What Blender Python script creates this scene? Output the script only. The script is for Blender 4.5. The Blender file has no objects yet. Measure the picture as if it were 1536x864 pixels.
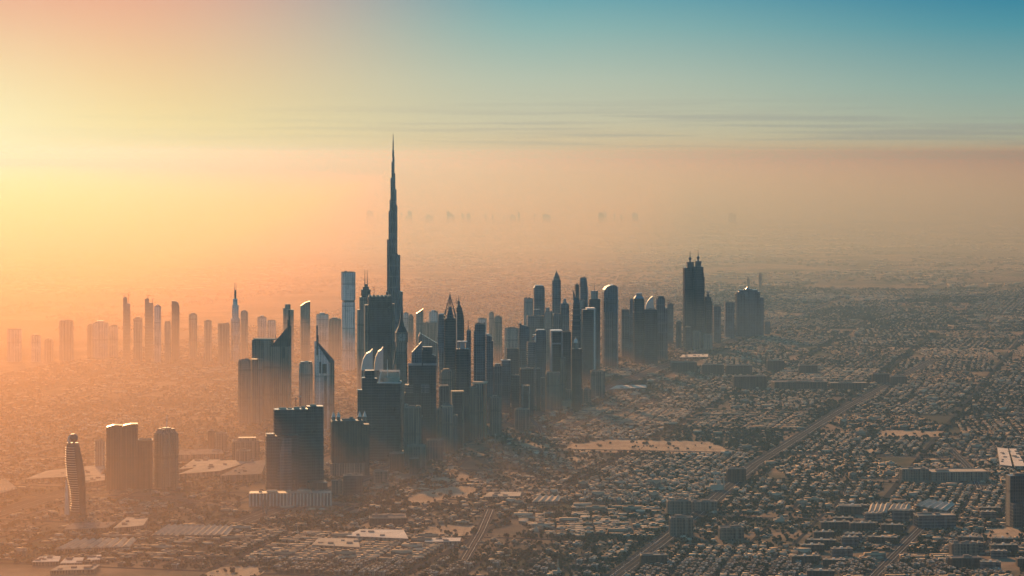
import bpy, math, random
import numpy as np
R = math.radians
random.seed(7)
rng = np.random.default_rng(11)
scene = bpy.context.scene
col = scene.collection

# ---------------------------------------------------------------- camera
# level camera 900 m above a flat plain; photo pixels are 1536 x 864
FP, YH, H = 4000.0, 230.0, 900.0
cam_d = bpy.data.cameras.new('camera')
cam = bpy.data.objects.new('camera', cam_d)
col.objects.link(cam)
cam.location = (0, 0, H)
cam.rotation_euler = (R(90), 0, 0)
cam_d.sensor_width = 36.0
cam_d.lens = FP / 1536 * 36.0
cam_d.shift_y = -(432 - YH) / 1536
cam_d.clip_start = 10.0
cam_d.clip_end = 400000.0
scene.camera = cam

# ---------------------------------------------------------------- exposure / engine
scene.view_settings.view_transform = 'Standard'
scene.view_settings.look = 'None'
scene.view_settings.exposure = 0.7
scene.view_settings.gamma = 1.0
scene.view_settings.use_curve_mapping = False
scene.render.engine = 'CYCLES'
scene.cycles.use_denoising = True
scene.cycles.max_bounces = 5
scene.cycles.diffuse_bounces = 2
scene.cycles.glossy_bounces = 2
scene.cycles.volume_bounces = 1
scene.cycles.sample_clamp_indirect = 4.0

def lin(r, g, b):
    f = lambda c: (c / 255 / 12.92) if c / 255 <= 0.04045 else ((c / 255 + 0.055) / 1.055) ** 2.4
    return (f(r), f(g), f(b))

# ---------------------------------------------------------------- sun
SUN_EL, SUN_AZ = 17.0, -14.5          # azimuth measured from the view direction (+Y) towards +X
sd = bpy.data.lights.new('sun', 'SUN')
sd.energy = 5.0
sd.angle = R(0.5)
sd.color = (1.0, 0.56, 0.245)
sun = bpy.data.objects.new('sun', sd)
col.objects.link(sun)
sun.location = (-3000, 6000, 2500)
# lamp points along -Z: aim it from the sun's place to the ground
sun.rotation_euler = (R(90 - SUN_EL), 0, R(180 - SUN_AZ))

# ---------------------------------------------------------------- node helpers
class NT:
    def __init__(self, nt):
        self.t = nt
    def n(self, typ, **kw):
        nd = self.t.nodes.new(typ)
        for k, v in kw.items():
            setattr(nd, k, v)
        return nd
    def link(self, a, b):
        self.t.links.new(a, b)
    def m(self, op, a, b=None, c=None, clamp=False):
        nd = self.n('ShaderNodeMath', operation=op)
        nd.use_clamp = clamp
        for i, s in enumerate((a, b, c)):
            if s is None:
                continue
            if isinstance(s, (int, float)):
                nd.inputs[i].default_value = s
            else:
                self.link(s, nd.inputs[i])
        return nd.outputs[0]
    def maprange(self, v, a, b, c=0.0, d=1.0, smooth=True):
        nd = self.n('ShaderNodeMapRange')
        nd.interpolation_type = 'SMOOTHSTEP' if smooth else 'LINEAR'
        self.link(v, nd.inputs[0])
        for i, q in enumerate((a, b, c, d)):
            nd.inputs[i + 1].default_value = q
        return nd.outputs[0]
    def mix(self, f, a, b, blend='MIX'):
        nd = self.n('ShaderNodeMix', data_type='RGBA', blend_type=blend)
        for sock, s in ((nd.inputs[0], f), (nd.inputs[6], a), (nd.inputs[7], b)):
            if isinstance(s, (int, float)):
                sock.default_value = s
            elif isinstance(s, tuple):
                sock.default_value = (*s[:3], 1)
            else:
                self.link(s, sock)
        return nd.outputs[2]
    def ramp(self, v, stops, interp='LINEAR'):
        nd = self.n('ShaderNodeValToRGB')
        cr = nd.color_ramp
        cr.interpolation = interp
        while len(cr.elements) < len(stops):
            cr.elements.new(0.5)
        for e, (p, c) in zip(cr.elements, stops):
            e.position = p
            e.color = (*c[:3], 1)
        self.link(v, nd.inputs[0])
        return nd.outputs[0]
    def noise(self, vec, scale, detail=3.0, rough=0.55):
        nd = self.n('ShaderNodeTexNoise')
        nd.inputs['Scale'].default_value = scale
        nd.inputs['Detail'].default_value = detail
        nd.inputs['Roughness'].default_value = rough
        if vec is not None:
            self.link(vec, nd.inputs['Vector'])
        return nd.outputs[0]
    def xyz(self, v):
        nd = self.n('ShaderNodeSeparateXYZ')
        self.link(v, nd.inputs[0])
        return nd.outputs
    def comb(self, x, y, z):
        nd = self.n('ShaderNodeCombineXYZ')
        for i, s in enumerate((x, y, z)):
            if isinstance(s, (int, float)):
                nd.inputs[i].default_value = s
            else:
                self.link(s, nd.inputs[i])
        return nd.outputs[0]

# ---------------------------------------------------------------- world / sky
world = bpy.data.worlds.new('World')
scene.world = world
world.use_nodes = True
w = NT(world.node_tree)
world.node_tree.nodes.clear()
wo = w.n('ShaderNodeOutputWorld')
bg = w.n('ShaderNodeBackground')
sky = w.n('ShaderNodeTexSky', sky_type='NISHITA')
sky.sun_disc = False
sky.sun_elevation = R(SUN_EL)
sky.sun_rotation = R(SUN_AZ)
sky.dust_density = 0.8
sky.ozone_density = 3.0
SKY_K = 0.09                          # daylight strength of the Nishita dome
tc = w.n('ShaderNodeTexCoord')
dx, dy, dz = w.xyz(tc.outputs['Generated'])
az = w.m('ARCTAN2', dx, dy)
el = w.m('ARCSINE', dz)
el01 = w.maprange(el, -0.004, 0.060, smooth=False)
EXPF = 2 ** -scene.view_settings.exposure
def L(r, g, b, k=1.0):
    return tuple(c * EXPF * k / SKY_K for c in lin(r, g, b))
right = w.ramp(el01, [(0.0, L(176, 163, 148)), (0.07, L(186, 172, 150)), (0.16, L(168, 177, 160)), (0.45, L(136, 170, 165)),
                      (0.80, L(80, 148, 163)), (1.0, L(50, 130, 158))])
mid = w.ramp(el01, [(0.0, L(216, 192, 152)), (0.10, L(210, 194, 158)), (0.25, L(199, 196, 170)), (0.5, L(180, 192, 175)),
                    (0.80, L(138, 178, 176)), (1.0, L(104, 163, 174))])
left = w.ramp(el01, [(0.0, L(246, 226, 160)), (0.25, L(245, 220, 155)), (0.5, L(242, 205, 150)), (0.8, L(238, 185, 145)),
                     (1.0, L(235, 172, 140))])
dsun = w.m("ABSOLUTE", w.m("SUBTRACT", az, R(SUN_AZ)))
f1 = w.maprange(dsun, 0.09, 0.27)
f2 = w.maprange(dsun, 0.25, 0.46)
low = w.mix(f2, w.mix(f1, left, mid), right)
# thin stretched streaks of cloud just above the haze
sv = w.comb(w.m('MULTIPLY', az, 9.0), w.m('MULTIPLY', el, 420.0), 0.0)
st = w.noise(sv, 1.0, 4.0, 0.5)
band = w.m('MULTIPLY', w.maprange(el, 0.000, 0.004), w.maprange(el, 0.024, 0.009))
stf = w.m('MULTIPLY', w.m('MULTIPLY', w.maprange(st, 0.44, 0.62), band), w.maprange(az, -0.14, 0.12, 0.06, 0.5))
low = w.mix(stf, low, L(148, 150, 150))
# pale sun glow on the left horizon
gx = w.m('MULTIPLY', w.m('ADD', az, 0.205), 1.0)
gy = w.m('MULTIPLY', w.m('ADD', el, 0.008), 1.1)
gd = w.m('SQRT', w.m('ADD', w.m('MULTIPLY', gx, gx), w.m('MULTIPLY', gy, gy)))
gf = w.m('POWER', w.maprange(gd, 0.10, 0.0, smooth=False), 2.0)
low = w.mix(gf, low, L(255, 246, 200))
dome_f = w.maprange(el, 0.055, 0.30)
tint = w.mix(1.0, sky.outputs[0], (0.34, 0.84, 1.0), 'MULTIPLY')
w.link(w.mix(dome_f, low, tint), bg.inputs[0])
bg.inputs[1].default_value = SKY_K
w.link(bg.outputs[0], wo.inputs[0])

# ---------------------------------------------------------------- mesh helpers
class MB:
    def __init__(self):
        self.v = []
        self.f = []
    def poly(self, pts, faces):
        o = len(self.v)
        self.v += [tuple(p) for p in pts]
        self.f += [tuple(i + o for i in f) for f in faces]
        return self
    def box(self, x0, x1, y0, y1, z0, z1):
        return self.poly([(x0, y0, z0), (x1, y0, z0), (x1, y1, z0), (x0, y1, z0), (x0, y0, z1), (x1, y0, z1), (x1, y1, z1), (x0, y1, z1)],
                         [(3, 2, 1, 0), (4, 5, 6, 7), (0, 1, 5, 4), (1, 2, 6, 5), (2, 3, 7, 6), (3, 0, 4, 7)])
    def loft(self, rings, cap=True):
        n = len(rings[0])
        pts = [p for r in rings for p in r]
        fs = []
        for k in range(len(rings) - 1):
            for i in range(n):
                j = (i + 1) % n
                fs.append((k * n + i, k * n + j, (k + 1) * n + j, (k + 1) * n + i))
        if cap:
            fs.append(tuple(reversed(range(n))))
            fs.append(tuple((len(rings) - 1) * n + i for i in range(n)))
        return self.poly(pts, fs)
    def ring(self, cx, cy, z, rx, ry=None, n=16, ph=0.0):
        ry = rx if ry is None else ry
        return [(cx + rx * math.cos(ph + 2 * math.pi * i / n), cy + ry * math.sin(ph + 2 * math.pi * i / n), z) for i in range(n)]
    def rect(self, x0, x1, y0, y1, z):
        return [(x0, y0, z), (x1, y0, z), (x1, y1, z), (x0, y1, z)]
    def lathe(self, cx, cy, prof, n=16, ry=1.0):
        return self.loft([self.ring(cx, cy, z, max(r, 0.02), max(r, 0.02) * ry, n) for r, z in prof])
    def extrude_xz(self, poly, y0, y1):
        n = len(poly)
        a = sum(poly[i][0] * poly[(i + 1) % n][1] - poly[(i + 1) % n][0] * poly[i][1] for i in range(n))
        if a < 0:
            poly = poly[::-1]
        pts = [(x, y0, z) for x, z in poly] + [(x, y1, z) for x, z in poly]
        fs = [tuple(range(n)), tuple(reversed(range(n, 2 * n)))]
        for i in range(n):
            j = (i + 1) % n
            fs.append((j, i, i + n, j + n))
        return self.poly(pts, fs)
    def tube(self, p0, p1, r0, r1=None, n=6):
        r1 = r0 if r1 is None else r1
        d = [p1[i] - p0[i] for i in range(3)]
        l = math.sqrt(sum(q * q for q in d)) or 1.0
        d = [q / l for q in d]
        a = (0, 0, 1) if abs(d[2]) < 0.9 else (1, 0, 0)
        u = (a[1] * d[2] - a[2] * d[1], a[2] * d[0] - a[0] * d[2], a[0] * d[1] - a[1] * d[0])
        lu = math.sqrt(sum(q * q for q in u))
        u = [q / lu for q in u]
        vv = (d[1] * u[2] - d[2] * u[1], d[2] * u[0] - d[0] * u[2], d[0] * u[1] - d[1] * u[0])
        rr = []
        for p, r in ((p0, r0), (p1, r1)):
            rr.append([tuple(p[k] + r * (math.cos(2 * math.pi * i / n) * u[k] + math.sin(2 * math.pi * i / n) * vv[k]) for k in range(3)) for i in range(n)])
        return self.loft(rr)
    def mesh(self, name, mats):
        me = bpy.data.meshes.new(name)
        me.from_pydata(self.v, [], self.f)
        for m_ in (mats if isinstance(mats, (list, tuple)) else [mats]):
            me.materials.append(m_)
        me.update()
        return me
    def build(self, name, mat, parent=None, label=None):
        o = bpy.data.objects.new(name, self.mesh(name, mat))
        col.objects.link(o)
        if parent is not None:
            o.parent = parent
        if label:
            o['label'] = label
        return o

def quick_mesh(name, V, F, mat):
    """V (n,3) and quads F (m,4) as numpy arrays -> mesh"""
    me = bpy.data.meshes.new(name)
    me.vertices.add(len(V))
    me.vertices.foreach_set('co', V.astype(np.float32).ravel())
    k = F.shape[1]
    me.loops.add(F.size)
    me.loops.foreach_set('vertex_index', F.astype(np.int32).ravel())
    me.polygons.add(len(F))
    me.polygons.foreach_set('loop_start', np.arange(0, F.size, k, dtype=np.int32))
    me.update(calc_edges=True)
    me.validate()
    me.materials.append(mat)
    return me

def empty(name, loc=(0, 0, 0), rz=0.0):
    o = bpy.data.objects.new(name, None)
    o.empty_display_size = 5.0
    col.objects.link(o)
    o.location = loc
    o.rotation_euler = (0, 0, rz)
    return o

def tag(o, label=None, cat=None, group=None, kind=None):
    for k, v in (('label', label), ('category', cat), ('group', group), ('kind', kind)):
        if v:
            o[k] = v
    return o

def copy_thing(root, loc, rz, label=None, group=None, scale=None):
    r = root.copy()
    col.objects.link(r)
    r.location = loc
    r.rotation_euler = (0, 0, rz)
    if scale is not None:
        r.scale = scale if isinstance(scale, tuple) else (scale,) * 3
    if label:
        r['label'] = label
    if group:
        r['group'] = group
    for ch in list(root.children):
        c = ch.copy()
        col.objects.link(c)
        c.parent = r
        for g in ch.children:
            d = g.copy()
            col.objects.link(d)
            d.parent = c
    return r

def at(px, yb):
    """ground point seen at photo pixel (px, yb) and the pixels per metre there"""
    s = (yb - YH) / H
    return (px - 768.0) / s, FP / s, s

# ---------------------------------------------------------------- materials
def principled(name, rough=0.8, spec=0.3, metal=0.0):
    m_ = bpy.data.materials.new(name)
    m_.use_nodes = True
    nt = NT(m_.node_tree)
    b = m_.node_tree.nodes['Principled BSDF']
    b.inputs['Roughness'].default_value = rough
    b.inputs['Specular IOR Level'].default_value = spec
    b.inputs['Metallic'].default_value = metal
    return m_, nt, b

def mottled(name, c, amt=0.25, scale=0.05, rough=0.85, spec=0.2, metal=0.0, island=0.0):
    m_, t, b = principled(name, rough, spec, metal)
    tcn = t.n('ShaderNodeTexCoord')
    n_ = t.noise(tcn.outputs['Object'], scale, 4.0, 0.6)
    f = t.maprange(n_, 0.3, 0.7, 1 - amt, 1 + amt, smooth=False)
    if island:
        g = t.n('ShaderNodeNewGeometry')
        f = t.m('MULTIPLY', f, t.maprange(g.outputs['Random Per Island'], 0, 1, 1 - island, 1 + island, smooth=False))
    out = t.n('ShaderNodeVectorMath', operation='SCALE')
    out.inputs[0].default_value = c
    t.link(f, out.inputs['Scale'])
    t.link(out.outputs[0], b.inputs['Base Color'])
    return m_

def facade(name, glass, frame, bay=7.0, floor=7.6, wv=0.3, wh=0.35, rough=0.25, var=0.6, spec=0.5):
    """window bays between piers and floor bands, uneven glazing, dark plant floors, soft vertical weathering"""
    m_, t, b = principled(name, rough, spec)
    tcn = t.n('ShaderNodeTexCoord')
    x, y, z = t.xyz(tcn.outputs['Object'])
    xy = t.m('ADD', x, y)
    u = t.m('DIVIDE', xy, bay)
    v = t.m('DIVIDE', z, floor)
    pier = t.m('LESS_THAN', t.m('FRACT', u), wv)
    slab = t.m('LESS_THAN', t.m('FRACT', v), wh)
    fr = t.m('MAXIMUM', t.m('MULTIPLY', pier, 0.6), t.m('MULTIPLY', slab, 0.35))
    # uneven glazing: blinds and lighter glass in groups of panes
    wn = t.n('ShaderNodeTexWhiteNoise', noise_dimensions='3D')
    t.link(t.comb(t.m('FLOOR', t.m('DIVIDE', xy, bay * 2)), t.m('FLOOR', t.m('DIVIDE', z, floor * 1.5)), 0.5), wn.inputs[0])
    blot = t.noise(t.comb(t.m('MULTIPLY', xy, 0.03), t.m('MULTIPLY', z, 0.018), 2.0), 1.0, 3.0, 0.6)
    gl = t.m('MULTIPLY', t.m('ADD', 1 - var * 0.5, t.m('MULTIPLY', t.m('POWER', wn.outputs[0], 3.0), var * 1.6)), t.maprange(blot, 0.35, 0.65, 0.6, 1.6))
    g1 = t.n('ShaderNodeVectorMath', operation='SCALE')
    g1.inputs[0].default_value = glass
    t.link(gl, g1.inputs['Scale'])
    # columns of bays read lighter or darker; rain streaks run down the walls
    colv = t.noise(t.comb(t.m('MULTIPLY', xy, 0.09), t.m('MULTIPLY', z, 0.0025), 7.0), 1.0, 2.0, 0.5)
    streak = t.noise(t.comb(t.m('MULTIPLY', xy, 0.3), t.m('MULTIPLY', z, 0.008), 0.0), 1.0, 3.0, 0.6)
    stain = t.m('MULTIPLY', t.maprange(colv, 0.35, 0.65, 0.7, 1.3), t.maprange(streak, 0.3, 0.7, 0.8, 1.2))
    g2 = t.n('ShaderNodeVectorMath', operation='SCALE')
    g2.inputs[0].default_value = frame
    t.link(stain, g2.inputs['Scale'])
    mech = t.m('LESS_THAN', t.m('FRACT', t.m('DIVIDE', t.m('ADD', z, 11.0), 92.0)), 0.07)
    cc = t.mix(fr, g1.outputs[0], g2.outputs[0])
    cc = t.mix(t.maprange(colv, 0.42, 0.62, 0.0, 0.45), cc, g2.outputs[0])
    cc = t.mix(t.m('MULTIPLY', mech, 0.5), cc, tuple(0.45 * (a_ + b_) / 2 for a_, b_ in zip(glass, frame)))
    t.link(cc, b.inputs['Base Color'])
    t.link(t.m('ADD', rough, t.m('MULTIPLY', fr, 0.45)), b.inputs['Roughness'])
    return m_

M = {}
M['glass_dark'] = facade('dark_glass_facade', (0.022, 0.026, 0.034), (0.055, 0.055, 0.06), 6.0, 8.0, 0.25, 0.3)
M['glass_blue'] = facade('blue_glass_facade', (0.03, 0.05, 0.07), (0.12, 0.14, 0.16), 7.0, 8.0, 0.25, 0.3)
M['glass_band'] = facade('banded_glass_facade', (0.03, 0.04, 0.055), (0.20, 0.19, 0.18), 30.0, 7.5, 0.06, 0.42)
M['glass_fin'] = facade('finned_glass_facade', (0.025, 0.035, 0.05), (0.17, 0.17, 0.17), 8.0, 40.0, 0.38, 0.08)
M['stone_tan'] = facade('tan_stone_facade', (0.05, 0.045, 0.04), (0.36, 0.28, 0.20), 7.0, 7.5, 0.45, 0.4, 0.4, spec=0.3)
M['stone_pale'] = facade('pale_stone_facade', (0.06, 0.055, 0.05), (0.50, 0.44, 0.36), 6.5, 7.0, 0.42, 0.4, 0.4, spec=0.3)
M['stone_fin'] = facade('pale_pier_facade', (0.05, 0.05, 0.05), (0.42, 0.36, 0.29), 7.5, 44.0, 0.5, 0.08, 0.4, spec=0.3)
M['stone_lit_pale'] = facade('lit_pale_stone_facade', (0.30, 0.28, 0.26), (0.80, 0.74, 0.66), 9.0, 9.0, 0.5, 0.4, 0.4, spec=0.4)  # paleness of sun and haze put into the colour of backlit towers
M['brown'] = facade('brown_stone_facade', (0.025, 0.02, 0.018), (0.12, 0.08, 0.06), 7.0, 7.5, 0.4, 0.35, 0.35, spec=0.3)
M['steel'] = mottled('brushed_steel', (0.32, 0.32, 0.33), 0.2, 0.05, 0.4, 0.5, 0.5)
M['dark_steel'] = mottled('dark_steel', (0.07, 0.07, 0.075), 0.2, 0.05, 0.5, 0.4)
M['white'] = mottled('white_cladding', (0.74, 0.68, 0.57), 0.1, 0.03, 0.6, 0.2)
M['white_roof'] = mottled('white_roofing', (0.74, 0.64, 0.50), 0.15, 0.03, 0.95, 0.0)
M['roof_grey'] = mottled('roof_gravel', (0.28, 0.23, 0.18), 0.3, 0.08, 0.95, 0.0)
M['roof_pale'] = mottled('pale_roofing', (0.58, 0.47, 0.33), 0.2, 0.03, 0.95, 0.0)
M['concrete'] = mottled('raw_concrete', (0.30, 0.26, 0.21), 0.25, 0.05, 0.9)
M['crane'] = mottled('crane_paint', (0.35, 0.10, 0.05), 0.2, 0.3, 0.6)

# ---------------------------------------------------------------- ground sheet
GR = R(14.0)                            # the street grid runs 14 degrees off the view axis
GA = (math.cos(GR), -math.sin(GR))      # across the avenues
GB = (math.sin(GR), math.cos(GR))       # along the avenues
G0 = (0.0, 5400.0)
def grid_pt(a, b):
    return (G0[0] + a * GA[0] + b * GB[0], G0[1] + a * GA[1] + b * GB[1])

gm, t, b_ = principled('sandy_ground', 0.95, 0.0)
tcn = t.n('ShaderNodeTexCoord')
gv = tcn.outputs['Object']
n1 = t.noise(gv, 0.0016, 6.0, 0.62)
n2 = t.noise(gv, 0.012, 5.0, 0.6)
n3 = t.noise(gv, 0.0006, 4.0, 0.55)
sand = t.mix(t.maprange(n2, 0.3, 0.7), (0.22, 0.155, 0.10), (0.36, 0.26, 0.165))
scrub = t.mix(t.maprange(n1, 0.42, 0.62), sand, (0.075, 0.08, 0.05))
built = t.mix(t.maprange(n3, 0.45, 0.60), scrub, t.mix(0.55, scrub, (0.12, 0.105, 0.085)))
t.link(built, b_.inputs['Base Color'])
gmb = MB()
gmb.poly([(-150000, -20000, 0), (150000, -20000, 0), (150000, 300000, 0), (-150000, 300000, 0)], [(0, 1, 2, 3)])
tag(gmb.build('ground', gm), kind='structure')

# ---------------------------------------------------------------- haze
def air_box(name, rings, ext, alb, aniso):
    """closed box of even air: ext = extinction per km and alb = scattered share, both per colour"""
    m_ = bpy.data.materials.new(name + '_air')
    m_.use_nodes = True
    nt = m_.node_tree
    nt.nodes.clear()
    q = NT(nt)
    o = q.n('ShaderNodeOutputMaterial')
    v = q.n('ShaderNodeVolumePrincipled')
    rho = max(ext) / 1000.0
    c = [e / 1000.0 * a / rho for e, a in zip(ext, alb)]
    ab = [(1 - min(1.0, (e / 1000.0 * (1 - a) / rho) / (1 - k))) ** 2 for e, a, k in zip(ext, alb, c)]
    v.inputs['Color'].default_value = (*c, 1)
    v.inputs['Absorption Color'].default_value = (*ab, 1)
    v.inputs['Density'].default_value = rho
    v.inputs['Anisotropy'].default_value = aniso
    q.link(v.outputs[0], o.inputs['Volume'])
    ob = MB().loft(rings).build(name, m_)
    return tag(ob, kind='stuff')
HAZE = dict(ext=(0.0062, 0.0135, 0.023), alb=(0.20, 0.225, 0.265), aniso=0.81)
MIST = dict(ext=(0.048, 0.062, 0.078), alb=(0.19, 0.235, 0.27), aniso=0.5)
GLOW_BANK = dict(ext=(0.170, 0.170, 0.170), alb=(0.51, 0.305, 0.165), aniso=0.84)
FAR_MIST = dict(ext=(0.095, 0.097, 0.100), alb=(0.235, 0.265, 0.26), aniso=0.64)
def slab(x, y0, y1, z0, z1):
    return [[(-x, y0, z), (x, y0, z), (x, y1, z), (-x, y1, z)] for z in (z0, z1)]
air_box('haze', slab(160000, -21000, 310000, -1.0, 1060.0), **HAZE)
air_box('ground_mist', slab(150000, -20500, 300500, -0.6, 260.0), **MIST)
# coral-tinted air added to make the left side glow, thinning towards the middle
def glow_section(y, right, ridge, h):
    return [(right, y, -0.3), (right, y, 1.0), (ridge * 0.45 + right * 0.55, y, h * 0.3), (ridge, y, h), (-60000, y, h), (-60000, y, -0.3)]
air_box('mist_glow_bank', [glow_section(140000, 9000, -24000, 300), glow_section(10500, 900, -1700, 360), glow_section(2500, -300, -1100, 330)], **GLOW_BANK)
# thicker ground mist over the open plain far behind the city
air_box('mist_glow_bank', slab(140000, 16500, 300000, -0.2, 320.0), **FAR_MIST)

# ---------------------------------------------------------------- open sand, lots seen from the air
def flat_poly(name, px_pts, mat, z, label=None, kind='structure'):
    rr_ = random.Random(int(px_pts[0][0]))
    pts = []
    for i, (xa, ya) in enumerate(px_pts):          # ragged edge
        xb, yb = px_pts[(i + 1) % len(px_pts)]
        for k in range(6):
            f = k / 6
            q = 0.0 if k == 0 else rr_.uniform(-1, 1)
            pts.append((*at(xa + (xb - xa) * f + q * 2.0, ya + (yb - ya) * f + q * 0.5)[:2], z))
    a = sum(pts[i][0] * pts[(i + 1) % len(pts)][1] - pts[(i + 1) % len(pts)][0] * pts[i][1] for i in range(len(pts)))
    if a < 0:
        pts = pts[::-1]
    mb = MB()
    mb.poly(pts, [tuple(range(len(pts)))])
    return tag(mb.build(name, mat), kind=kind)
sand_mat, t, b_ = principled('bare_sand', 0.95, 0.0)
sv_ = t.n('ShaderNodeTexCoord').outputs['Object']
mp = t.n('ShaderNodeMapping')
mp.inputs['Rotation'].default_value = (0, 0, 0.5)
mp.inputs['Scale'].default_value = (0.06, 0.008, 1)
t.link(sv_, mp.inputs[0])
c_ = t.mix(t.maprange(t.noise(sv_, 0.006, 5.0, 0.65), 0.35, 0.65), (0.38, 0.27, 0.17), (0.54, 0.40, 0.25))
c_ = t.mix(t.m('MULTIPLY', t.maprange(t.noise(mp.outputs[0], 1.0, 3.0, 0.6), 0.52, 0.66), 0.5), c_, (0.26, 0.19, 0.125))
c_ = t.mix(t.maprange(t.noise(sv_, 0.05, 3.0, 0.6), 0.63, 0.70), c_, (0.10, 0.095, 0.055))
t.link(c_, b_.inputs['Base Color'])
SAND = [[(842, 671), (860, 664), (915, 659), (985, 661), (1062, 662), (1092, 674), (1086, 683), (1010, 681), (930, 679), (862, 678)],
        [(606, 750), (622, 741), (655, 733), (700, 729), (722, 735), (705, 745), (668, 748), (640, 757), (615, 757)],
        [(628, 803), (640, 789), (668, 787), (714, 789), (709, 803), (668, 806)],
        [(1308, 651), (1330, 645), (1418, 647), (1416, 655), (1350, 657), (1312, 656)],
        [(1472, 806), (1480, 793), (1540, 790), (1542, 806), (1510, 811)],
        [(1290, 676), (1325, 671), (1328, 676), (1300, 679)],
        [(640, 722), (668, 713), (712, 712), (700, 720), (660, 726)],
        [(1320, 523), (1338, 521), (1360, 522), (1350, 525), (1325, 525)],
        [(1385, 488), (1480, 486), (1478, 489), (1400, 490)],
        [(1500, 648), (1536, 646), (1536, 651), (1505, 652)],
        [(300, 865), (330, 852), (372, 848), (400, 856), (380, 868), (320, 872)]]
rs_ = random.Random(3)
for q in range(20):                      # bare plots between the cluster and the big field
    cx_, cy_ = rs_.uniform(600, 900), rs_.uniform(655, 742)
    if any(abs(cx_ - sum(a_[0] for a_ in p) / len(p)) < 60 and abs(cy_ - sum(a_[1] for a_ in p) / len(p)) < 9 for p in SAND):
        continue
    rw, rh = rs_.uniform(14, 40), rs_.uniform(2.0, 5.0)
    SAND.append([(cx_ + rw * math.cos(a_) * rs_.uniform(0.7, 1.1), cy_ + rh * math.sin(a_) * rs_.uniform(0.7, 1.1)) for a_ in [i * 2 * math.pi / 7 for i in range(7)]])
for p in SAND:
    flat_poly('sand_lot', p, sand_mat, 0.78)

# ---------------------------------------------------------------- roads
asphalt = mottled('asphalt', (0.055, 0.053, 0.05), 0.25, 0.02, 0.95, 0.0)
kerb_mat = mottled('kerb_stone', (0.13, 0.105, 0.08), 0.15, 0.02, 0.95, 0.0)
paint = mottled('road_paint', (0.75, 0.72, 0.65), 0.1, 0.1, 0.7)
def strip(mb, pts, wdt, z, off=0.0):
    n = len(pts)
    L_, R_ = [], []
    for i in range(n):
        p0, p1 = pts[max(i - 1, 0)], pts[min(i + 1, n - 1)]
        d = (p1[0] - p0[0], p1[1] - p0[1])
        l = math.hypot(*d)
        nx, ny = -d[1] / l, d[0] / l
        L_.append((pts[i][0] + nx * (off + wdt / 2), pts[i][1] + ny * (off + wdt / 2), z))
        R_.append((pts[i][0] + nx * (off - wdt / 2), pts[i][1] + ny * (off - wdt / 2), z))
    mb.poly(L_ + R_, [(n + i, n + i + 1, i + 1, i) for i in range(n - 1)])
ROADS = []                               # (points, width) for keeping houses off them
def road(pts, wdt, median=True):
    ROADS.append((pts, wdt + 14))
    mb = MB()
    strip(mb, pts, wdt, 0.9)
    tag(mb.build('road', asphalt), kind='structure')
    mk = MB()
    for side in (-1, 1):
        strip(mk, pts, 1.2, 1.0, side * (wdt / 2 + 0.7))
    if median:
        strip(mk, pts, 3.0, 1.05, 0)
    tag(mk.build('kerb', kerb_mat), kind='structure')
    lm = MB()
    for side in (-1, 1):
        strip(lm, pts, 0.5, 0.95, side * (wdt / 4))
    tag(lm.build('road_marking', paint), kind='structure')
def P(*q):
    return [at(x, y)[:2] for x, y in q]
road([grid_pt(148, -200), grid_pt(150, 900), grid_pt(125, 2400), grid_pt(170, 4200), grid_pt(280, 6500)], 48)
road([grid_pt(655, -200), grid_pt(690, 700), grid_pt(728, 1600)], 30)
road(P((697, 840), (722, 797), (736, 764)), 26)
road([grid_pt(-1545, -300), grid_pt(-1540, 1600), grid_pt(-1500, 2800), grid_pt(-1350, 4200), grid_pt(-1200, 6000)], 60)
road([grid_pt(-1460, -300), grid_pt(-1452, 1500), grid_pt(-1400, 2600)], 22, False)
road([grid_pt(-900, 900), grid_pt(-860, 2600), grid_pt(-800, 5000), grid_pt(-760, 8000)], 60)
road([grid_pt(-2600, 1262), grid_pt(-1000, 1262), grid_pt(0, 1285), grid_pt(1800, 1320)], 34)
road([grid_pt(-600, 4930), grid_pt(600, 4960), grid_pt(2600, 5000)], 34)
road([grid_pt(-700, 2650), grid_pt(0, 2700), grid_pt(900, 2720), grid_pt(2200, 2760)], 26)
road(P((835, 645), (880, 632), (925, 622), (985, 600)), 30)
road(P((795, 628), (808, 640), (812, 652)), 14, False)
road(P((1425, 672), (1452, 700), (1470, 735)), 20, False)
road(P((0, 752), (130, 742), (240, 747), (380, 768)), 26)

# ---------------------------------------------------------------- keep-out mask, 10 m cells
MX0, MY0, MW, MH = -4200.0, 5200.0, 1100, 2300
keep = np.ones((MH, MW), bool)
cellx = MX0 + 10 * (np.arange(MW) + 0.5)
celly = MY0 + 10 * (np.arange(MH) + 0.5)
def cut_disc(x, y, r):
    i0, i1 = int((x - r - MX0) / 10), int((x + r - MX0) / 10) + 1
    j0, j1 = int((y - r - MY0) / 10), int((y + r - MY0) / 10) + 1
    if i1 < 0 or j1 < 0 or i0 >= MW or j0 >= MH:
        return
    i0, j0 = max(i0, 0), max(j0, 0)
    sx, sy = cellx[i0:i1], celly[j0:j1]
    keep[j0:j1, i0:i1] &= ((sx[None, :] - x) ** 2 + (sy[:, None] - y) ** 2) > r * r
def cut_poly(pts):
    xs, ys = np.meshgrid(cellx, celly)
    ins = np.zeros(xs.shape, bool)
    for i in range(len(pts)):
        (xa, ya), (xb, yb) = pts[i], pts[(i + 1) % len(pts)]
        c = (ya > ys) != (yb > ys)
        ins ^= c & (xs < (xb - xa) * (ys - ya) / (yb - ya + 1e-9) + xa)
    keep[ins] = False
for p in SAND:
    cut_poly([at(x, y)[:2] for x, y in p])
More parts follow.
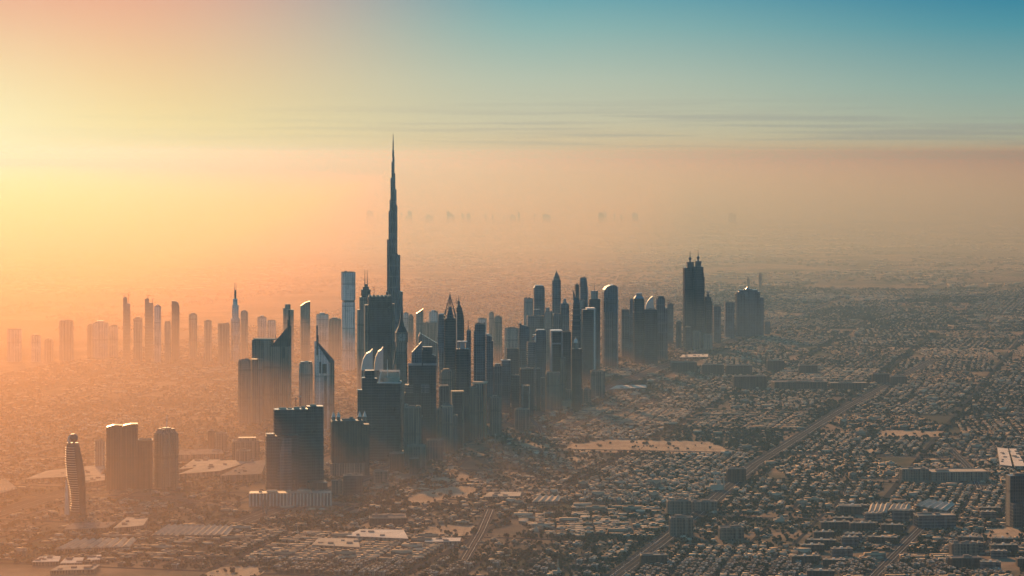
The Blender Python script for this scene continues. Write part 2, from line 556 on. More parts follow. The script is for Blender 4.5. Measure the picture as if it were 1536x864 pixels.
for pts, wdt in ROADS:
    for (xa, ya), (xb, yb) in zip(pts[:-1], pts[1:]):
        l = math.hypot(xb - xa, yb - ya)
        for k in range(int(l / (wdt / 3)) + 1):
            q = min(1.0, k * wdt / 3 / l)
            cut_disc(xa + (xb - xa) * q, ya + (yb - ya) * q, wdt / 2)

# ---------------------------------------------------------------- towers
# every tower is measured on the photograph (pixels), then built at its own distance and real size
SPLIT = {'roof_plant', 'roof_frame', 'rib', 'window_slot', 'side_wing', 'side_shaft', 'sky_lobby', 'ring_beam', 'mast', 'antenna', 'side_block', 'ring', 'fin', 'roof_screen', 'front_bay', 'parapet'}
class Tower:
    def __init__(self, name, cat, label, xc, yb, yaw=0.0, group=None, depth=0.85, base_r=None):
        self.X, self.Y, self.s = at(xc, yb)
        self.xc, self.yb = xc, yb
        self.phi = R(yaw)
        self.dr = depth
        self.root = empty(name, (self.X, self.Y, 0), self.phi)
        tag(self.root, label, cat, group)
        self.k = 1.0 / (math.cos(self.phi) + depth * abs(math.sin(self.phi)))
        self.lo, self.hi = 1e9, -1e9
    def x(self, px):
        return (px - self.xc) / self.s * self.k
    def z(self, py):
        return max(0.0, (self.yb - py) / self.s)
    def dep(self, x0, x1, r=None):
        return (self.x(x1) - self.x(x0)) * (self.dr if r is None else r)
    def part(self, name, mat, shapes, label=None, parent=None):
        if name in SPLIT and len(shapes) > 1:            # each piece a mesh of its own
            return [self.part(name, mat, [sh], label, parent) for sh in shapes][0]
        mb = MB()
        for sh in shapes:
            getattr(self, 's_' + sh[0])(mb, *sh[1:])
        return mb.build(name, M[mat] if isinstance(mat, str) else mat, parent or self.root, label)
    def span(self, x0, x1):
        self.lo, self.hi = min(self.lo, x0), max(self.hi, x1)
    # shapes: x0, x1 and y in photo pixels; r = depth / width; yo = shift in depth (share of width)
    def s_b(self, mb, x0, x1, yt, yb=None, r=None, yo=0.0):
        self.span(x0, x1)
        d = self.dep(x0, x1, r)
        o = yo * (self.x(x1) - self.x(x0))
        mb.box(self.x(x0), self.x(x1), o - d / 2, o + d / 2, -0.3 if yb is None else self.z(yb), self.z(yt))
    def s_bd(self, mb, x0, x1, yt, yb, d0, d1):          # box with depth range in metres
        self.span(x0, x1)
        mb.box(self.x(x0), self.x(x1), d0, d1, -0.3 if yb is None else self.z(yb), self.z(yt))
    def s_fin(self, mb, x0, x1, yt, yb=None, n=8, r=None, p=1.2, w_=0.3):
        """piers standing proud of the front and the flanks"""
        a, c = self.x(x0), self.x(x1)
        d = self.dep(x0, x1, r)
        z0, z1 = (0.2 if yb is None else self.z(yb)), self.z(yt)
        st = (c - a) / n
        for i in range(n + 1):
            xm = a + i * st
            q = st * w_ / 2
            lo_, hi_ = max(xm - q, a), min(xm + q, c)
            mb.box(lo_, hi_, -d / 2 - p, -d / 2 + 0.2, z0, z1)
        m_ = max(2, int(n * d / (c - a)))
        sd_ = d / m_
        for i in range(m_):
            ym = -d / 2 + (i + 0.5) * sd_
            mb.box(a - p, a + 0.2, ym - sd_ * w_ / 2, ym + sd_ * w_ / 2, z0, z1)
            mb.box(c - 0.2, c + p, ym - sd_ * w_ / 2, ym + sd_ * w_ / 2, z0, z1)
    def s_band(self, mb, x0, x1, yt, yb=None, n=10, r=None, p=0.9, h_=0.35):
        """floor ledges running round the shaft"""
        a, c = self.x(x0), self.x(x1)
        d = self.dep(x0, x1, r)
        z0, z1 = (0.0 if yb is None else self.z(yb)), self.z(yt)
        st = (z1 - z0) / n
        for i in range(n):
            zz = z0 + (i + 0.5) * st
            mb.box(a - p, c + p, -d / 2 - p, d / 2 + p, zz - st * h_ / 2, zz + st * h_ / 2)
    def s_s(self, mb, x0, x1, yl, yr, yb=None, r=None):   # top slopes from left to right
        self.span(x0, x1)
        d = self.dep(x0, x1, r)
        z0 = -0.3 if yb is None else self.z(yb)
        mb.extrude_xz([(self.x(x0), z0), (self.x(x1), z0), (self.x(x1), self.z(yr)), (self.x(x0), self.z(yl))], -d / 2, d / 2)
    def s_f(self, mb, pts, d=20.0, y0=None):              # outline with depth d metres
        for x_, _ in pts:
            self.span(x_, x_)
        y0 = -d / 2 if y0 is None else y0
        mb.extrude_xz([(self.x(px), (self.z(py) if py is not None else -0.3)) for px, py in pts], y0, y0 + d)
    def s_a(self, mb, x0, x1, yt, ys, yb=None, r=None, n=12, q=2.0):   # rounded top
        self.span(x0, x1)
        d = self.dep(x0, x1, r)
        z0 = -0.3 if yb is None else self.z(yb)
        a, c = self.x(x0), self.x(x1)
        pl = [(a, z0), (c, z0)]
        for i in range(n + 1):
            u = math.cos(math.pi * i / n)
            hh = max(0.0, 1 - abs(u) ** q) ** (1 / q)
            pl.append(((a + c) / 2 + (c - a) / 2 * u, self.z(ys) + (self.z(yt) - self.z(ys)) * hh))
        mb.extrude_xz(pl, -d / 2, d / 2)
    def s_t(self, mb, x0, x1, yb, u0, u1, yt, r=None):    # tapering box
        self.span(x0, x1)
        d0, d1 = self.dep(x0, x1, r), self.dep(u0, u1, r)
        z0 = -0.3 if yb is None else self.z(yb)
        mb.loft([mb.rect(self.x(x0), self.x(x1), -d0 / 2, d0 / 2, z0), mb.rect(self.x(u0), self.x(u1), -d1 / 2, d1 / 2, self.z(yt))])
    def s_p(self, mb, x0, x1, yb, yt, r=None):            # pyramid
        c = (x0 + x1) / 2
        self.s_t(mb, x0, x1, yb, c - 0.12, c + 0.12, yt, r)
    def s_c(self, mb, x0, x1, yt, yb=None, n=16, yo=0.0):  # round drum
        self.span(x0, x1)
        rr = (self.x(x1) - self.x(x0)) / 2
        cx = (self.x(x0) + self.x(x1)) / 2
        mb.lathe(cx, yo * rr, [(rr, -0.3 if yb is None else self.z(yb)), (rr, self.z(yt))], n)
    def s_l(self, mb, xc, prof, n=16, ry=1.0):            # turned profile: (half width px, y px)
        mb.lathe(self.x(xc), 0, [(hw / self.s * self.k, self.z(y)) for hw, y in prof], n, ry)
    def s_o(self, mb, x0, x1, yt, yb=None, ch=0.25, r=None):   # chamfered plan
        self.span(x0, x1)
        a, c = self.x(x0), self.x(x1)
        d = self.dep(x0, x1, r)
        e = ch * min(c - a, d)
        def rg(z):
            return [(a + e, -d / 2, z), (c - e, -d / 2, z), (c, -d / 2 + e, z), (c, d / 2 - e, z), (c - e, d / 2, z), (a + e, d / 2, z), (a, d / 2 - e, z), (a, -d / 2 + e, z)]
        mb.loft([rg(-0.3 if yb is None else self.z(yb)), rg(self.z(yt))])
    def s_m(self, mb, x_, yt, yb, hw=0.35, xt=None):       # mast
        hw *= 1.5
        xt = x_ if xt is None else xt
        mb.tube((self.x(x_), 0, self.z(yb) - 0.5), (self.x(xt), 0, self.z(yt)), hw / self.s, hw / self.s * 0.4, 6)
    def roof(self, x0, x1, yt, mat='roof_grey', r=None, seed=0, p=0.9):
        """parapet and plant on a flat roof, with its own seed"""
        rd = random.Random(seed * 17 + int(x0 * 3) + int(yt))
        a, c = self.x(x0), self.x(x1)
        d = self.dep(x0, x1, r)
        z = self.z(yt)
        mb = MB()
        h = 2.2
        mb.box(a - 0.3, c + 0.3, -d / 2 - 0.3, -d / 2 + p, z + 0.01, z + h).box(a - 0.3, c + 0.3, d / 2 - p, d / 2 + 0.3, z + 0.01, z + h)
        mb.box(a - 0.3, a + p, -d / 2 + p + .01, d / 2 - p - .01, z + 0.01, z + h).box(c - p, c + 0.3, -d / 2 + p + .01, d / 2 - p - .01, z + 0.01, z + h)
        mb.build('parapet', M['concrete'], self.root)
        MB().box(a + p + .02, c - p - .02, -d / 2 + p + .02, d / 2 - p - .02, z - 0.5, z + 0.35).build('roof', M[rd.choice(['roof_grey', 'roof_pale', 'roof_grey'])], self.root)
        for i in range(rd.randint(2, 4)):
            w_ = (c - a) * rd.uniform(0.12, 0.3)
            dd = d * rd.uniform(0.15, 0.4)
            xx = rd.uniform(a + 2, c - w_ - 2)
            yy = rd.uniform(-d / 2 + 2, d / 2 - dd - 2)
            MB().box(xx, xx + w_, yy, yy + dd, z + 0.36 + 0.02 * (i + 1), z + rd.uniform(3.0, 6.5)).build('roof_plant', M[mat], self.root)
    def done(self):
        r_ = (self.hi - self.lo) / self.s / 2 * 1.15 + 8
        cx = self.X + ((self.lo + self.hi) / 2 - self.xc) / self.s
        cut_disc(cx, self.Y, r_)
        return self

def simple(x0, x1, yt, yb, mat, label, yaw=12, roofed=True, fins=0, bands=0, depth=0.85, name='office_tower', cat='tower', cap=None, mast=None, group=None, step=None, chamfer=0):
    """plain shaft with piers or ledges, roof plant and optional set-back, cap or mast"""
    T = Tower(name, cat, label, (x0 + x1) / 2, yb, yaw, group, depth)
    sh = [('o', x0, x1, yt, None, chamfer)] if chamfer else [('b', x0, x1, yt)]
    if fins:
        sh.append(('fin', x0, x1, yt + 1, None, fins))
    if bands:
        sh.append(('band', x0, x1, yt + 2, None, bands))
    T.part('shaft', mat, sh)
    if step:
        T.part('setback', mat, [('b', *step)])
    if cap:
        T.part('crown', cap[0], cap[1])
    if mast:
        T.part('mast', 'dark_steel', [('m', *q) for q in mast])
    if roofed:
        T.roof(x0, x1, yt)
    return T.done()

# --- the supertall stepped spire
T = Tower('spire_skyscraper', 'skyscraper', 'slender stepped supertall spire that rises far above every other tower', 590.5, 592, 3, depth=0.6)
mb = MB()
sh_x = [(577.0, 605.0, None, 462), (578.6, 604.5, 462, 437), (580.2, 600.6, 437, 382), (580.2, 596.2, 382, 359), (582.6, 596.2, 359, 316.5),
        (584.2, 596.2, 316.5, 308), (584.2, 594.9, 308, 300), (585.6, 594.9, 300, 284), (585.6, 593.1, 284, 267), (587.1, 593.1, 267, 260), (587.1, 591.8, 260, 243), (588.4, 591.8, 243, 235)]
for i, (a0, a1, yb_, yt_) in enumerate(sh_x):
    # three wings round a core, each tier its own set-back
    T.s_o(mb, a0, a1, yt_, yb_, 0.12)
    cx = (a0 + a1) / 2
    hw = (a1 - a0) / 2
    T.s_c(mb, a0 + hw * 0.35, a1 - hw * 0.35, yt_ - (1.2 if i < 9 else 0.3), yb_, 12, -0.75)
mb.build('shaft', M['glass_fin'], T.root)
T.span(577, 605)
for (a0, a1, yb_, yt_) in sh_x[:8]:
    for q in (0.16, 0.3, 0.7, 0.84):
        xm = T.x(a0 + (a1 - a0) * q)
        d = T.dep(a0, a1)
        MB().box(xm - 1.0, xm + 1.0, -d / 2 - 1.5, -d / 2 + 1.0, T.z(yb_) if yb_ else 0.2, T.z(yt_) - 3).build('facade_fin', M['steel'], T.root)
for y_ in (339, 383, 437, 300):
    for (a0, a1, yb_, yt_) in sh_x:
        if (yb_ or 592) >= y_ + 3 > yt_:
            d = T.dep(a0, a1)
            MB().box(T.x(a0) - 0.4, T.x(a1) + 0.4, -d / 2 - 0.6, d / 2 + 0.6, T.z(y_ + 3), T.z(y_ + 1)).build('plant_floor_band', M['dark_steel'], T.root)
T.part('spire', 'dark_steel', [('l', 589.7, [(1.6, 236), (1.4, 226), (1.0, 224), (0.85, 212), (0.6, 211), (0.35, 200.5)], 8)])
T.done()

# --- near dark hotel block with its striped wing, ribbed car park building in front
T = Tower('hotel_tower', 'hotel', 'tall near-black hotel slab with crane on its roof behind the ribbed low block', 448, 730, 10, depth=0.5)
T.part('shaft', 'glass_dark', [('b', 409, 461, 613, None, 0.5), ('b', 461, 487, 609, None, 0.9), ('fin', 409, 461, 614, None, 14, 0.5, 0.8, 0.25), ('band', 409, 461, 640, 613.5, 3, 0.5, 0.5, 0.2)])
T.part('roof_plant', 'roof_pale', [('b', 416, 428, 610.5, 613, 0.5), ('b', 440, 449, 610, 613, 0.8), ('b', 430, 437, 611.5, 613, 0.5), ('b', 466, 476, 606.5, 609, 0.8), ('b', 452, 458, 609.4, 613, 0.6)])
T.part('side_wing', 'glass_dark', [('bd', 393, 445, 650, None, -62, -22), ('bd', 393.5, 407, 647, 650, -55, -25)])
T.part('striped_panel', 'glass_band', [('f', [(406, 733), (433, 733), (433, 654), (419, 654)], 3.0, -64.2)])
T.part('mast', 'dark_steel', [('m', 397, 640, 648, 0.4), ('m', 400.5, 644, 648, 0.3)])
T.part('podium', 'brown', [('bd', 460, 490, 720, None, -70, -16)])
T.done()
T = Tower('ribbed_block', 'low building', 'long low cream block with upright white ribs at the foot of the dark hotel', 435.5, 758, 2, depth=0.22)
T.part('body', 'stone_tan', [('b', 374, 497, 738)])
T.part('rib', 'white', [('b', 374.5 + i * 5.07, 376.1 + i * 5.07, 737.5, 757, 0.8, 0) for i in range(0)] + [('bd', 374.4 + i * 5.07, 376.2 + i * 5.07, 738.6, 757.5, -25.5, -22.5) for i in range(25)])
T.part('roof_plant', 'roof_pale', [('b', 400, 416, 735, 738, 0.5), ('b', 446, 466, 735, 738, 0.4), ('b', 388, 393, 736, 738, 0.8), ('b', 430, 436, 735.6, 738, 0.8)])
T.part('canopy', 'roof_pale', [('bd', 422, 442, 756.2, 757.4, -52, -28)])
T.done()
T = Tower('hotel_tower', 'hotel', 'brown stone hotel with four small pale pyramids along its roof', 525, 712, 8, depth=0.55)
T.part('shaft', 'brown', [('b', 495, 545, 630), ('fin', 495, 545, 632, 690, 9, None, 1.0, 0.4), ('b', 545.5, 555.5, 636, None, 2.2)])
T.part('podium', 'stone_tan', [('bd', 492, 548, 693, None, -36, -24)])
for px_ in (498.5, 506.5, 540.5, 548.5):
    tt = T.part('roof_turret', 'stone_tan', [('c', px_ - 3, px_ + 3, 625, 631.5, 8)])
    T.part('pyramid_roof', 'white', [('p', px_ - 3.2, px_ + 3.2, 625.2, 616.5, 1.0)], parent=tt)
T.part('roof_plant', 'roof_grey', [('b', 512, 533, 627.5, 630, 0.5), ('b', 524, 530, 625.5, 627.5, 0.6)])
T.done()

# --- dark stepped office tower with slanting framed roof
T = Tower('office_tower', 'tower', 'dark stepped office tower with a tilted pale roof frame, right behind the pyramid-roofed hotel', 568, 690, 6, depth=0.7)
T.part('shaft', 'glass_dark', [('b', 534, 541, 584, None, 2.2), ('b', 541, 546, 566, None, 3.6), ('b', 546, 560.5, 555, None, 1.4), ('b', 560.5, 565, 567, None, 3.6), ('b', 565, 603, 574, None, 0.62), ('fin', 546, 560.5, 557, None, 5, 1.4, 0.7, 0.3), ('band', 565, 603, 660, 580, 9, 0.62, 0.4, 0.2)])
T.part('lit_side_strip', 'stone_tan', [('bd', 601.6, 605, 572, None, -30, 26)])  # sunlit right face painted in as a tan strip
T.part('roof_frame', 'white', [('f', [(566, 573.5), (570, 556), (572, 556), (568.5, 573.5)], 3, -30), ('f', [(570, 556), (603, 556.5), (603, 559), (570, 558.5)], 3, 24),
                               ('f', [(600.5, 573.5), (601.5, 557), (603, 557), (602.5, 573.5)], 3, 20), ('f', [(566, 571.5), (603, 572.5), (603, 574.2), (566, 573.8)], 3, -31.5)])
T.part('roof_slope', 'roof_pale', [('f', [(567, 573.9), (602.5, 573.9), (602, 560), (572, 558)], 2, 16), ('b', 576, 592, 566, 574, 0.5), ('b', 582, 598, 569, 574, 0.8)])
T.part('mast', 'white', [('m', 582, 539, 571, 0.7)])
T.done()

# --- the pair of pointed business towers
T = Tower('office_tower', 'tower', 'bronze tower with a triangular sail top and tall fin, left of the slit-faced pale tower', 412, 628, -6, depth=0.85)
T.part('shaft', 'stone_tan', [('b', 408, 437, 519, None, 0.9), ('band', 429, 437.3, 625, 541, 22, 3.2, 0.4, 0.4), ('fin', 408, 428, 521, None, 6, 1.3, 0.7, 0.3)])
T.part('sail_top', 'brown', [('f', [(408, 519), (437, 519), (437, 489), (435, 490)], 55)])
T.part('fin', 'brown', [('bd', 434.9, 437.6, 464, 489.5, -5, 5), ('bd', 433.8, 437.5, 479, 490, -9, 9)])
T.part('window_slot', 'glass_dark', [('bd', 427.5, 432, 536, 519.2, -33.5, -31.0)])
T.part('side_block', 'stone_tan', [('b', 377, 408, 509, None, 0.8), ('fin', 377, 408, 511, None, 7, 0.8, 0.6, 0.3)])
T.part('parapet', 'roof_pale', [('b', 379, 416, 507.4, 509, 0.6)])
T.part('mast', 'dark_steel', [('m', 414, 501, 508, 0.3, 413)])
T.done()
simple(357, 377, 540.5, 634, 'stone_tan', 'twin-shaft brown block standing against the left side of the sail-topped tower', 8, fins=5, name='apartment_tower', step=(378.5, 396, 538.5, None, 0.9), depth=0.8)
T = Tower('hotel_tower', 'hotel', 'pale tower with a long vertical slit, slanting black roof edge and needle fin', 487, 645, 14, depth=0.75)
T.part('shaft', 'stone_lit_pale', [('f', [(471, None), (493.5, None), (493.5, 540), (474, 514.5), (471, 512)], 42), ])  # sunlit face painted whiter than the side shaft
T.part('side_shaft', 'stone_tan', [('bd', 493.55, 502, 541, None, -21, 40)])
T.part('sloping_roof', 'dark_steel', [('f', [(473, 512), (501, 539), (502, 543), (493.5, 543.5), (473, 516)], 46)])
T.part('fin', 'dark_steel', [('bd', 470.8, 473.0, 487, 532, -24, -17), ('bd', 471.3, 474.5, 502, 515, -22, -12)])
T.part('window_slot', 'glass_dark', [('bd', 475.8, 478.5, 542, 559, -22.5, -19), ('bd', 481, 488.5, 545, 559, -22.5, -19)])
T.part('window_ladder', 'glass_band', [('bd', 484, 488.6, 563, 642, -22.6, -19)])
T.done()
simple(448, 470, 546, 643, 'stone_pale', 'plain pale slab with small raised roof box, just left of the slit-faced pale tower', 8, bands=14, step=(450, 468.5, 542, 546, 0.7))

# --- clock tower, twin blade tower, domes
T = Tower('clock_tower', 'clock tower', 'stone clock tower with steep tiered pyramid roof and needle spire', 602, 655, 10, depth=0.95)
T.part('shaft', 'stone_tan', [('b', 592.8, 611, 530), ('fin', 592.8, 611, 531, None, 6, None, 0.9, 0.35)])
T.part('belfry', 'stone_tan', [('b', 592, 612, 499, 512.5), ('b', 593, 611, 512.5, 530), ('b', 591.6, 612.4, 511, 513), ('b', 591.6, 612.4, 498, 499.8)])
cf = T.part('clock_face', 'white', [])
cm = MB()
dd_ = T.dep(593, 611) / 2
cz = T.z(505.5)
cr = 6.0 / T.s
cm.loft([[(cr * math.cos(q) , -dd_ * 1.08 - 0.8, cz + cr * math.sin(q)) for q in [2 * math.pi * i / 20 for i in range(20)]],
         [(cr * math.cos(q) , -dd_ * 1.08 + 2.0, cz + cr * math.sin(q)) for q in [2 * math.pi * i / 20 for i in range(20)]]])
cf.data = cm.mesh('clock_face', M['stone_pale'])
hm = MB()
hm.box(-0.7, 0.7, -dd_ * 1.08 - 1.6, -dd_ * 1.08 - 1.0, cz, cz + cr * 0.8)
hm.box(-cr * 0.55, 0, -dd_ * 1.08 - 1.6, -dd_ * 1.08 - 1.01, cz - 0.7, cz + 0.7)
hm.build('clock_hand', M['dark_steel'], cf)
T.part('pyramid_roof', 'brown', [('t', 592.6, 611.4, 498, 596.5, 607.5, 490), ('t', 597, 607, 490, 599.8, 604.2, 479.5), ('p', 599.8, 604.2, 479.5, 467.5)])
T.part('side_block', 'stone_tan', [('b', 585, 598, 561, None, 1.1, -0.6), ('p', 588, 597, 546, 518, 0.8)])
T.done()
T = Tower('office_tower', 'tower', 'dark blue tower with two blade peaks and slim antenna, right of the clock tower', 633, 668, 4, depth=0.75)
T.part('shaft', 'glass_dark', [('b', 617, 650, 546), ('bd', 611.5, 622, 547, None, -24, 24), ('bd', 645, 655, 540, None, -22, 26), ('fin', 617, 650, 548, None, 6, None, 1.0, 0.18)])
T.part('blade', 'glass_blue', [('f', [(616, 546), (632.4, 546), (632.4, 512), (617, 528)], 34)])
T.part('blade', 'glass_dark', [('f', [(633, 546), (655, 546), (655, 534), (633.2, 524)], 40)], 'lower right blade of the crown')
T.part('crown_block', 'glass_dark', [('b', 634, 649, 520, 540, 1.0)])
T.part('ring_beam', 'steel', [('bd', 610.6, 632, 543.5, 547.2, -31, -26), ('bd', 634, 655.6, 544, 547, -31, -27)])
T.part('antenna', 'dark_steel', [('m', 632.4, 493, 515, 0.5)])
T.part('sky_lobby', 'glass_band', [('bd', 606, 619, 576, 588, -33, 10), ('bd', 631, 644, 576, 588, -37, 10)])
T.part('side_shaft', 'glass_dark', [('bd', 605, 619, 588, None, -28, 12), ('bd', 631, 644, 588, None, -33, 12)])
T.done()
for x0_, x1_, yt_, lbl in ((541, 559.5, 524, 'left of two towers topped by white sail shells, beside the clock tower'), (560.5, 575, 521, 'right of two towers topped by white sail shells, beside the clock tower')):
    T = Tower('shell_tower', 'tower', lbl, (x0_ + x1_) / 2, 650, 6, 'towers with white shell roofs')
    T.part('shaft', 'stone_tan', [('b', x0_, x1_, 555)])
    wd = x1_ - x0_
    T.part('shell_roof', 'white', [('f', [(x0_, 555), (x1_, 555), (x1_, yt_ - 1), (x1_ - wd * 0.2, yt_ + 3), (x0_ + wd * 0.45, yt_ + 6), (x0_ + wd * 0.18, yt_ + 14), (x0_ + wd * 0.05, yt_ + 24)], 34)])
    T.done()

# --- big dark slab in front of the spire and its twin-mast neighbour
T = Tower('office_tower', 'tower', 'broad dark slab with vertical ribs standing in front of the tall spire', 570, 612, 7, depth=0.6)
T.part('shaft', 'glass_dark', [('b', 551.5, 588, 444, None, 0.6), ('fin', 551.5, 588, 444.5, None, 9, 0.6, 1.6, 0.4)])
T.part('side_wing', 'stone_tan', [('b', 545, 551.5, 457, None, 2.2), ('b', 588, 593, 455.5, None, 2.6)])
T.part('parapet', 'roof_pale', [('b', 552 + i * 6.2, 556 + i * 6.2, 442.4, 444, 2.5) for i in range(6)])
T.done()
T = Tower('twin_mast_tower', 'tower', 'stepped tower with two tall thin masts, left of the broad dark ribbed slab', 545, 596, 8, depth=0.9)
T.part('shaft', 'stone_tan', [('b', 534.5, 546, 464, None, 1.6), ('b', 538.5, 558, 445)])
T.part('crown', 'glass_dark', [('b', 541, 556.5, 434, 445, 0.9), ('b', 544, 554, 430, 434, 0.9), ('b', 546.5, 552.5, 426, 430, 0.9)])
T.part('mast', 'dark_steel', [('m', 547.5, 404.5, 426, 0.5), ('m', 551.6, 404.5, 426, 0.5)])
T.done()
T = Tower('office_tower', 'tower', 'tall flat-topped prism with a mid-height seam, in the faint row left of the twin-mast tower', 522.5, 556, 14, depth=0.9)
T.part('shaft', 'stone_lit_pale', [('b', 511.5, 533.5, 408.5, 450), ('b', 512.5, 533, 453, None)])
T.part('seam_floor', 'glass_dark', [('b', 513, 532.5, 449.8, 453.2)])
T.roof(511.5, 533.5, 408.5)
T.done()

# --- lattice-crowned tower and the group round it
T = Tower('lattice_crown_tower', 'tower', 'dark tower under an open pointed lattice crown', 675, 648, 8, depth=0.9)
T.part('shaft', 'glass_dark', [('o', 666, 684, 477, None, 0.15), ('fin', 666, 684, 479, None, 5, None, 0.7, 0.25)])
lm = MB()
zz = [(9.0, 477), (9.0, 473), (6.4, 463), (3.6, 454), (1.1, 446), (0.2, 441)]
for i in range(len(zz) - 1):
    (h0, y0), (h1, y1) = zz[i], zz[i + 1]
    for j in range(12):
        q = j / 3.0
        def corner(h, qq):
            k_ = int(qq) % 4
            fr_ = qq - int(qq)
            c4 = [(-1, -1), (1, -1), (1, 1), (-1, 1)]
            A, B = c4[k_], c4[(k_ + 1) % 4]
            return ((A[0] + (B[0] - A[0]) * fr_) * h / T.s * T.k, (A[1] + (B[1] - A[1]) * fr_) * h / T.s * T.k * 0.9)
        p0, p1 = corner(h0, q), corner(h1, q)
        p2 = corner(h0, q + 1 / 3.0)
        lm.tube((*p0, T.z(y0)), (*p1, T.z(y1)), 0.75, None, 4)
        lm.tube((*p0, T.z(y0)), (*p2, T.z(y0)), 0.65, None, 4)
lm.build('lattice_crown', M['dark_steel'], T.root)
T.part('mast', 'dark_steel', [('m', 675, 437.5, 446, 0.4)])
T.part('core', 'glass_dark', [('t', 669, 681, 477, 673, 677, 460)])
T.done()
T = Tower('bullet_tower', 'tower', 'dark bullet-shaped tower with twin antennas, close against the lattice-crowned tower', 690, 640, 6, depth=0.9)
T.part('shaft', 'glass_dark', [('f', [(684, None), (696, None), (696, 480), (694.6, 470), (692, 461), (688.5, 455), (686.5, 454.5), (684, 462)], 36)])
T.part('side_rib', 'steel', [('bd', 683.8, 684.9, 468, 640, -20, 20)])
T.part('crown', 'dark_steel', [('c', 685.5, 690, 451.5, 456, 10)])
T.part('antenna', 'dark_steel', [('m', 684.2, 447, 456, 0.35), ('m', 687.7, 442.5, 452, 0.4)])
T.done()
T = Tower('waisted_tower', 'tower', 'blue tower that narrows towards its foot, left of the lattice-crowned tower', 661, 625, 4, depth=0.9)
T.part('shaft', 'glass_blue', [('t', 659.5, 667, 560, 656, 667, 508), ('t', 656, 667, 508, 657.5, 667, 472), ('b', 659, 667, 560, None)])
T.part('parapet', 'steel', [('b', 658, 666.5, 470.5, 472, 0.9)])
T.done()
T = Tower('office_tower', 'tower', 'dark square tower with an open crown frame, in front of the lattice-crowned tower', 693.5, 662, 5, depth=0.9)
T.part('shaft', 'glass_dark', [('b', 683.5, 703.5, 523), ('fin', 683.5, 703.5, 525, None, 4, None, 1.4, 0.3)])
T.part('crown', 'steel', [('b', 686, 688, 513, 523, 1.2), ('b', 699, 701, 513, 523, 1.2), ('b', 689.5, 697.5, 514, 523, 1.0), ('b', 685.6, 701.4, 511.6, 513.4, 0.85)])
T.part('mast', 'dark_steel', [('m', 692.5, 506, 512, 0.4)])
T.done()
simple(699.5, 706.5, 496, 632, 'glass_blue', 'narrow tower with a single needle, behind the open-crown dark tower', 8, mast=[(702.3, 479, 495, 0.5)])
T = Tower('office_tower', 'tower', 'blue-grey tower with a lower left shoulder and notched top, left of the curved-top tower', 720, 640, 5, depth=0.9)
T.part('shaft', 'glass_blue', [('b', 712, 728, 486, None), ('b', 710, 714, 496, None, 3.0), ('fin', 712, 728, 488, None, 6, None, 0.8, 0.3)])
T.part('crown', 'glass_dark', [('b', 714.5, 720, 484.2, 486, 1.5), ('b', 726, 728, 483.6, 486, 2.5)])
T.roof(712, 728, 486)
T.done()
T = Tower('office_tower', 'tower', 'tower with a lit curved roof edge stepping down to the right', 734, 634, 8, depth=0.9)
T.part('shaft', 'glass_blue', [('f', [(728, None), (737, None), (737, 503), (733, 500.5), (728, 500)], 30), ('b', 735, 739.5, 511, None, 3.0)])
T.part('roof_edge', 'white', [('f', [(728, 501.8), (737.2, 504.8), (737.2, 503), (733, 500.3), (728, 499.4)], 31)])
T.done()

# --- middle cluster along the highway
simple(757, 777.5, 492.5, 578, 'stone_pale', 'pale box tower with a bright left edge, above the low dark-topped block in mid cluster', 14, bands=16)
simple(759, 778, 523, 606, 'glass_dark', 'dark flat block directly under the pale bright-edged box tower', 6, depth=0.7)
T = Tower('office_tower', 'tower', 'tower with right-slanting roof, just left of the tower with the bright wedge', 785.5, 596, 8, depth=0.9)
T.part('shaft', 'glass_blue', [('s', 777.5, 794, 486, 490), ('fin', 777.5, 794, 492, None, 6, None, 0.8, 0.3)])
T.part('roof_edge', 'dark_steel', [('bd', 777.5, 781, 484.5, 487, -14, 14)])
T.done()
simple(790, 803, 513.5, 612, 'glass_band', 'narrow banded tower in front of the tower with the bright wedge', 10, bands=14)
T = Tower('office_tower', 'tower', 'tall shaft with a bright lit wedge on its left top corner', 809, 600, 10, depth=0.8)
T.part('shaft', 'glass_blue', [('b', 803, 819, 495.5, None), ('b', 798, 803.5, 502, None, 2.6), ('fin', 803, 819, 497, None, 6, None, 0.8, 0.3)])
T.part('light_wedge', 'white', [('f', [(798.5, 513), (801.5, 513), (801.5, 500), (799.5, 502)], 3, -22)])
T.part('parapet', 'steel', [('b', 804, 818, 494, 495.5, 0.9)])
T.done()
T = Tower('framed_tower', 'tower', 'dark tower with a pale portal frame round its face', 834, 607, 4, depth=0.8)
T.part('shaft', 'glass_dark', [('b', 826.5, 842, 497)])
T.part('portal_frame', 'steel', [('bd', 825, 827, 495, None, -32, 28), ('bd', 841.5, 843.2, 495, None, -32, 28), ('bd', 827.01, 841.49, 494.8, 497, -32, 28), ('bd', 827.01, 841.49, 513.5, 515.5, -31, -20)])
T.done()
simple(843.5, 856, 498, 604, 'glass_dark', 'dark flat tower joined to the right of the portal-framed tower', 6, fins=5)
T = Tower('domed_tower', 'tower', 'brown tower with a lit rounded lantern on top, right of the portal-framed tower', 865, 615, 6, depth=0.9)
T.part('shaft', 'brown', [('o', 857, 873, 523, None, 0.3)])
T.part('lantern', 'stone_tan', [('c', 859.5, 868, 514, 524, 12)])
T.part('dome', 'white', [('l', 863.5, [(3.6, 514), (3.2, 511), (2.0, 508.8), (0.6, 507.6), (0.1, 505)], 12)])
T.done()
T = Tower('spiked_tower', 'tower', 'black tapering tower with a twisted spike at its top left', 864, 592, 4, depth=0.9)
T.part('shaft', 'glass_dark', [('t', 856.5, 871.5, None, 857, 871.2, 500), ('t', 857, 871.2, 500, 859, 869.5, 455), ('t', 859, 869.5, 455, 860.5, 867.5, 446)])
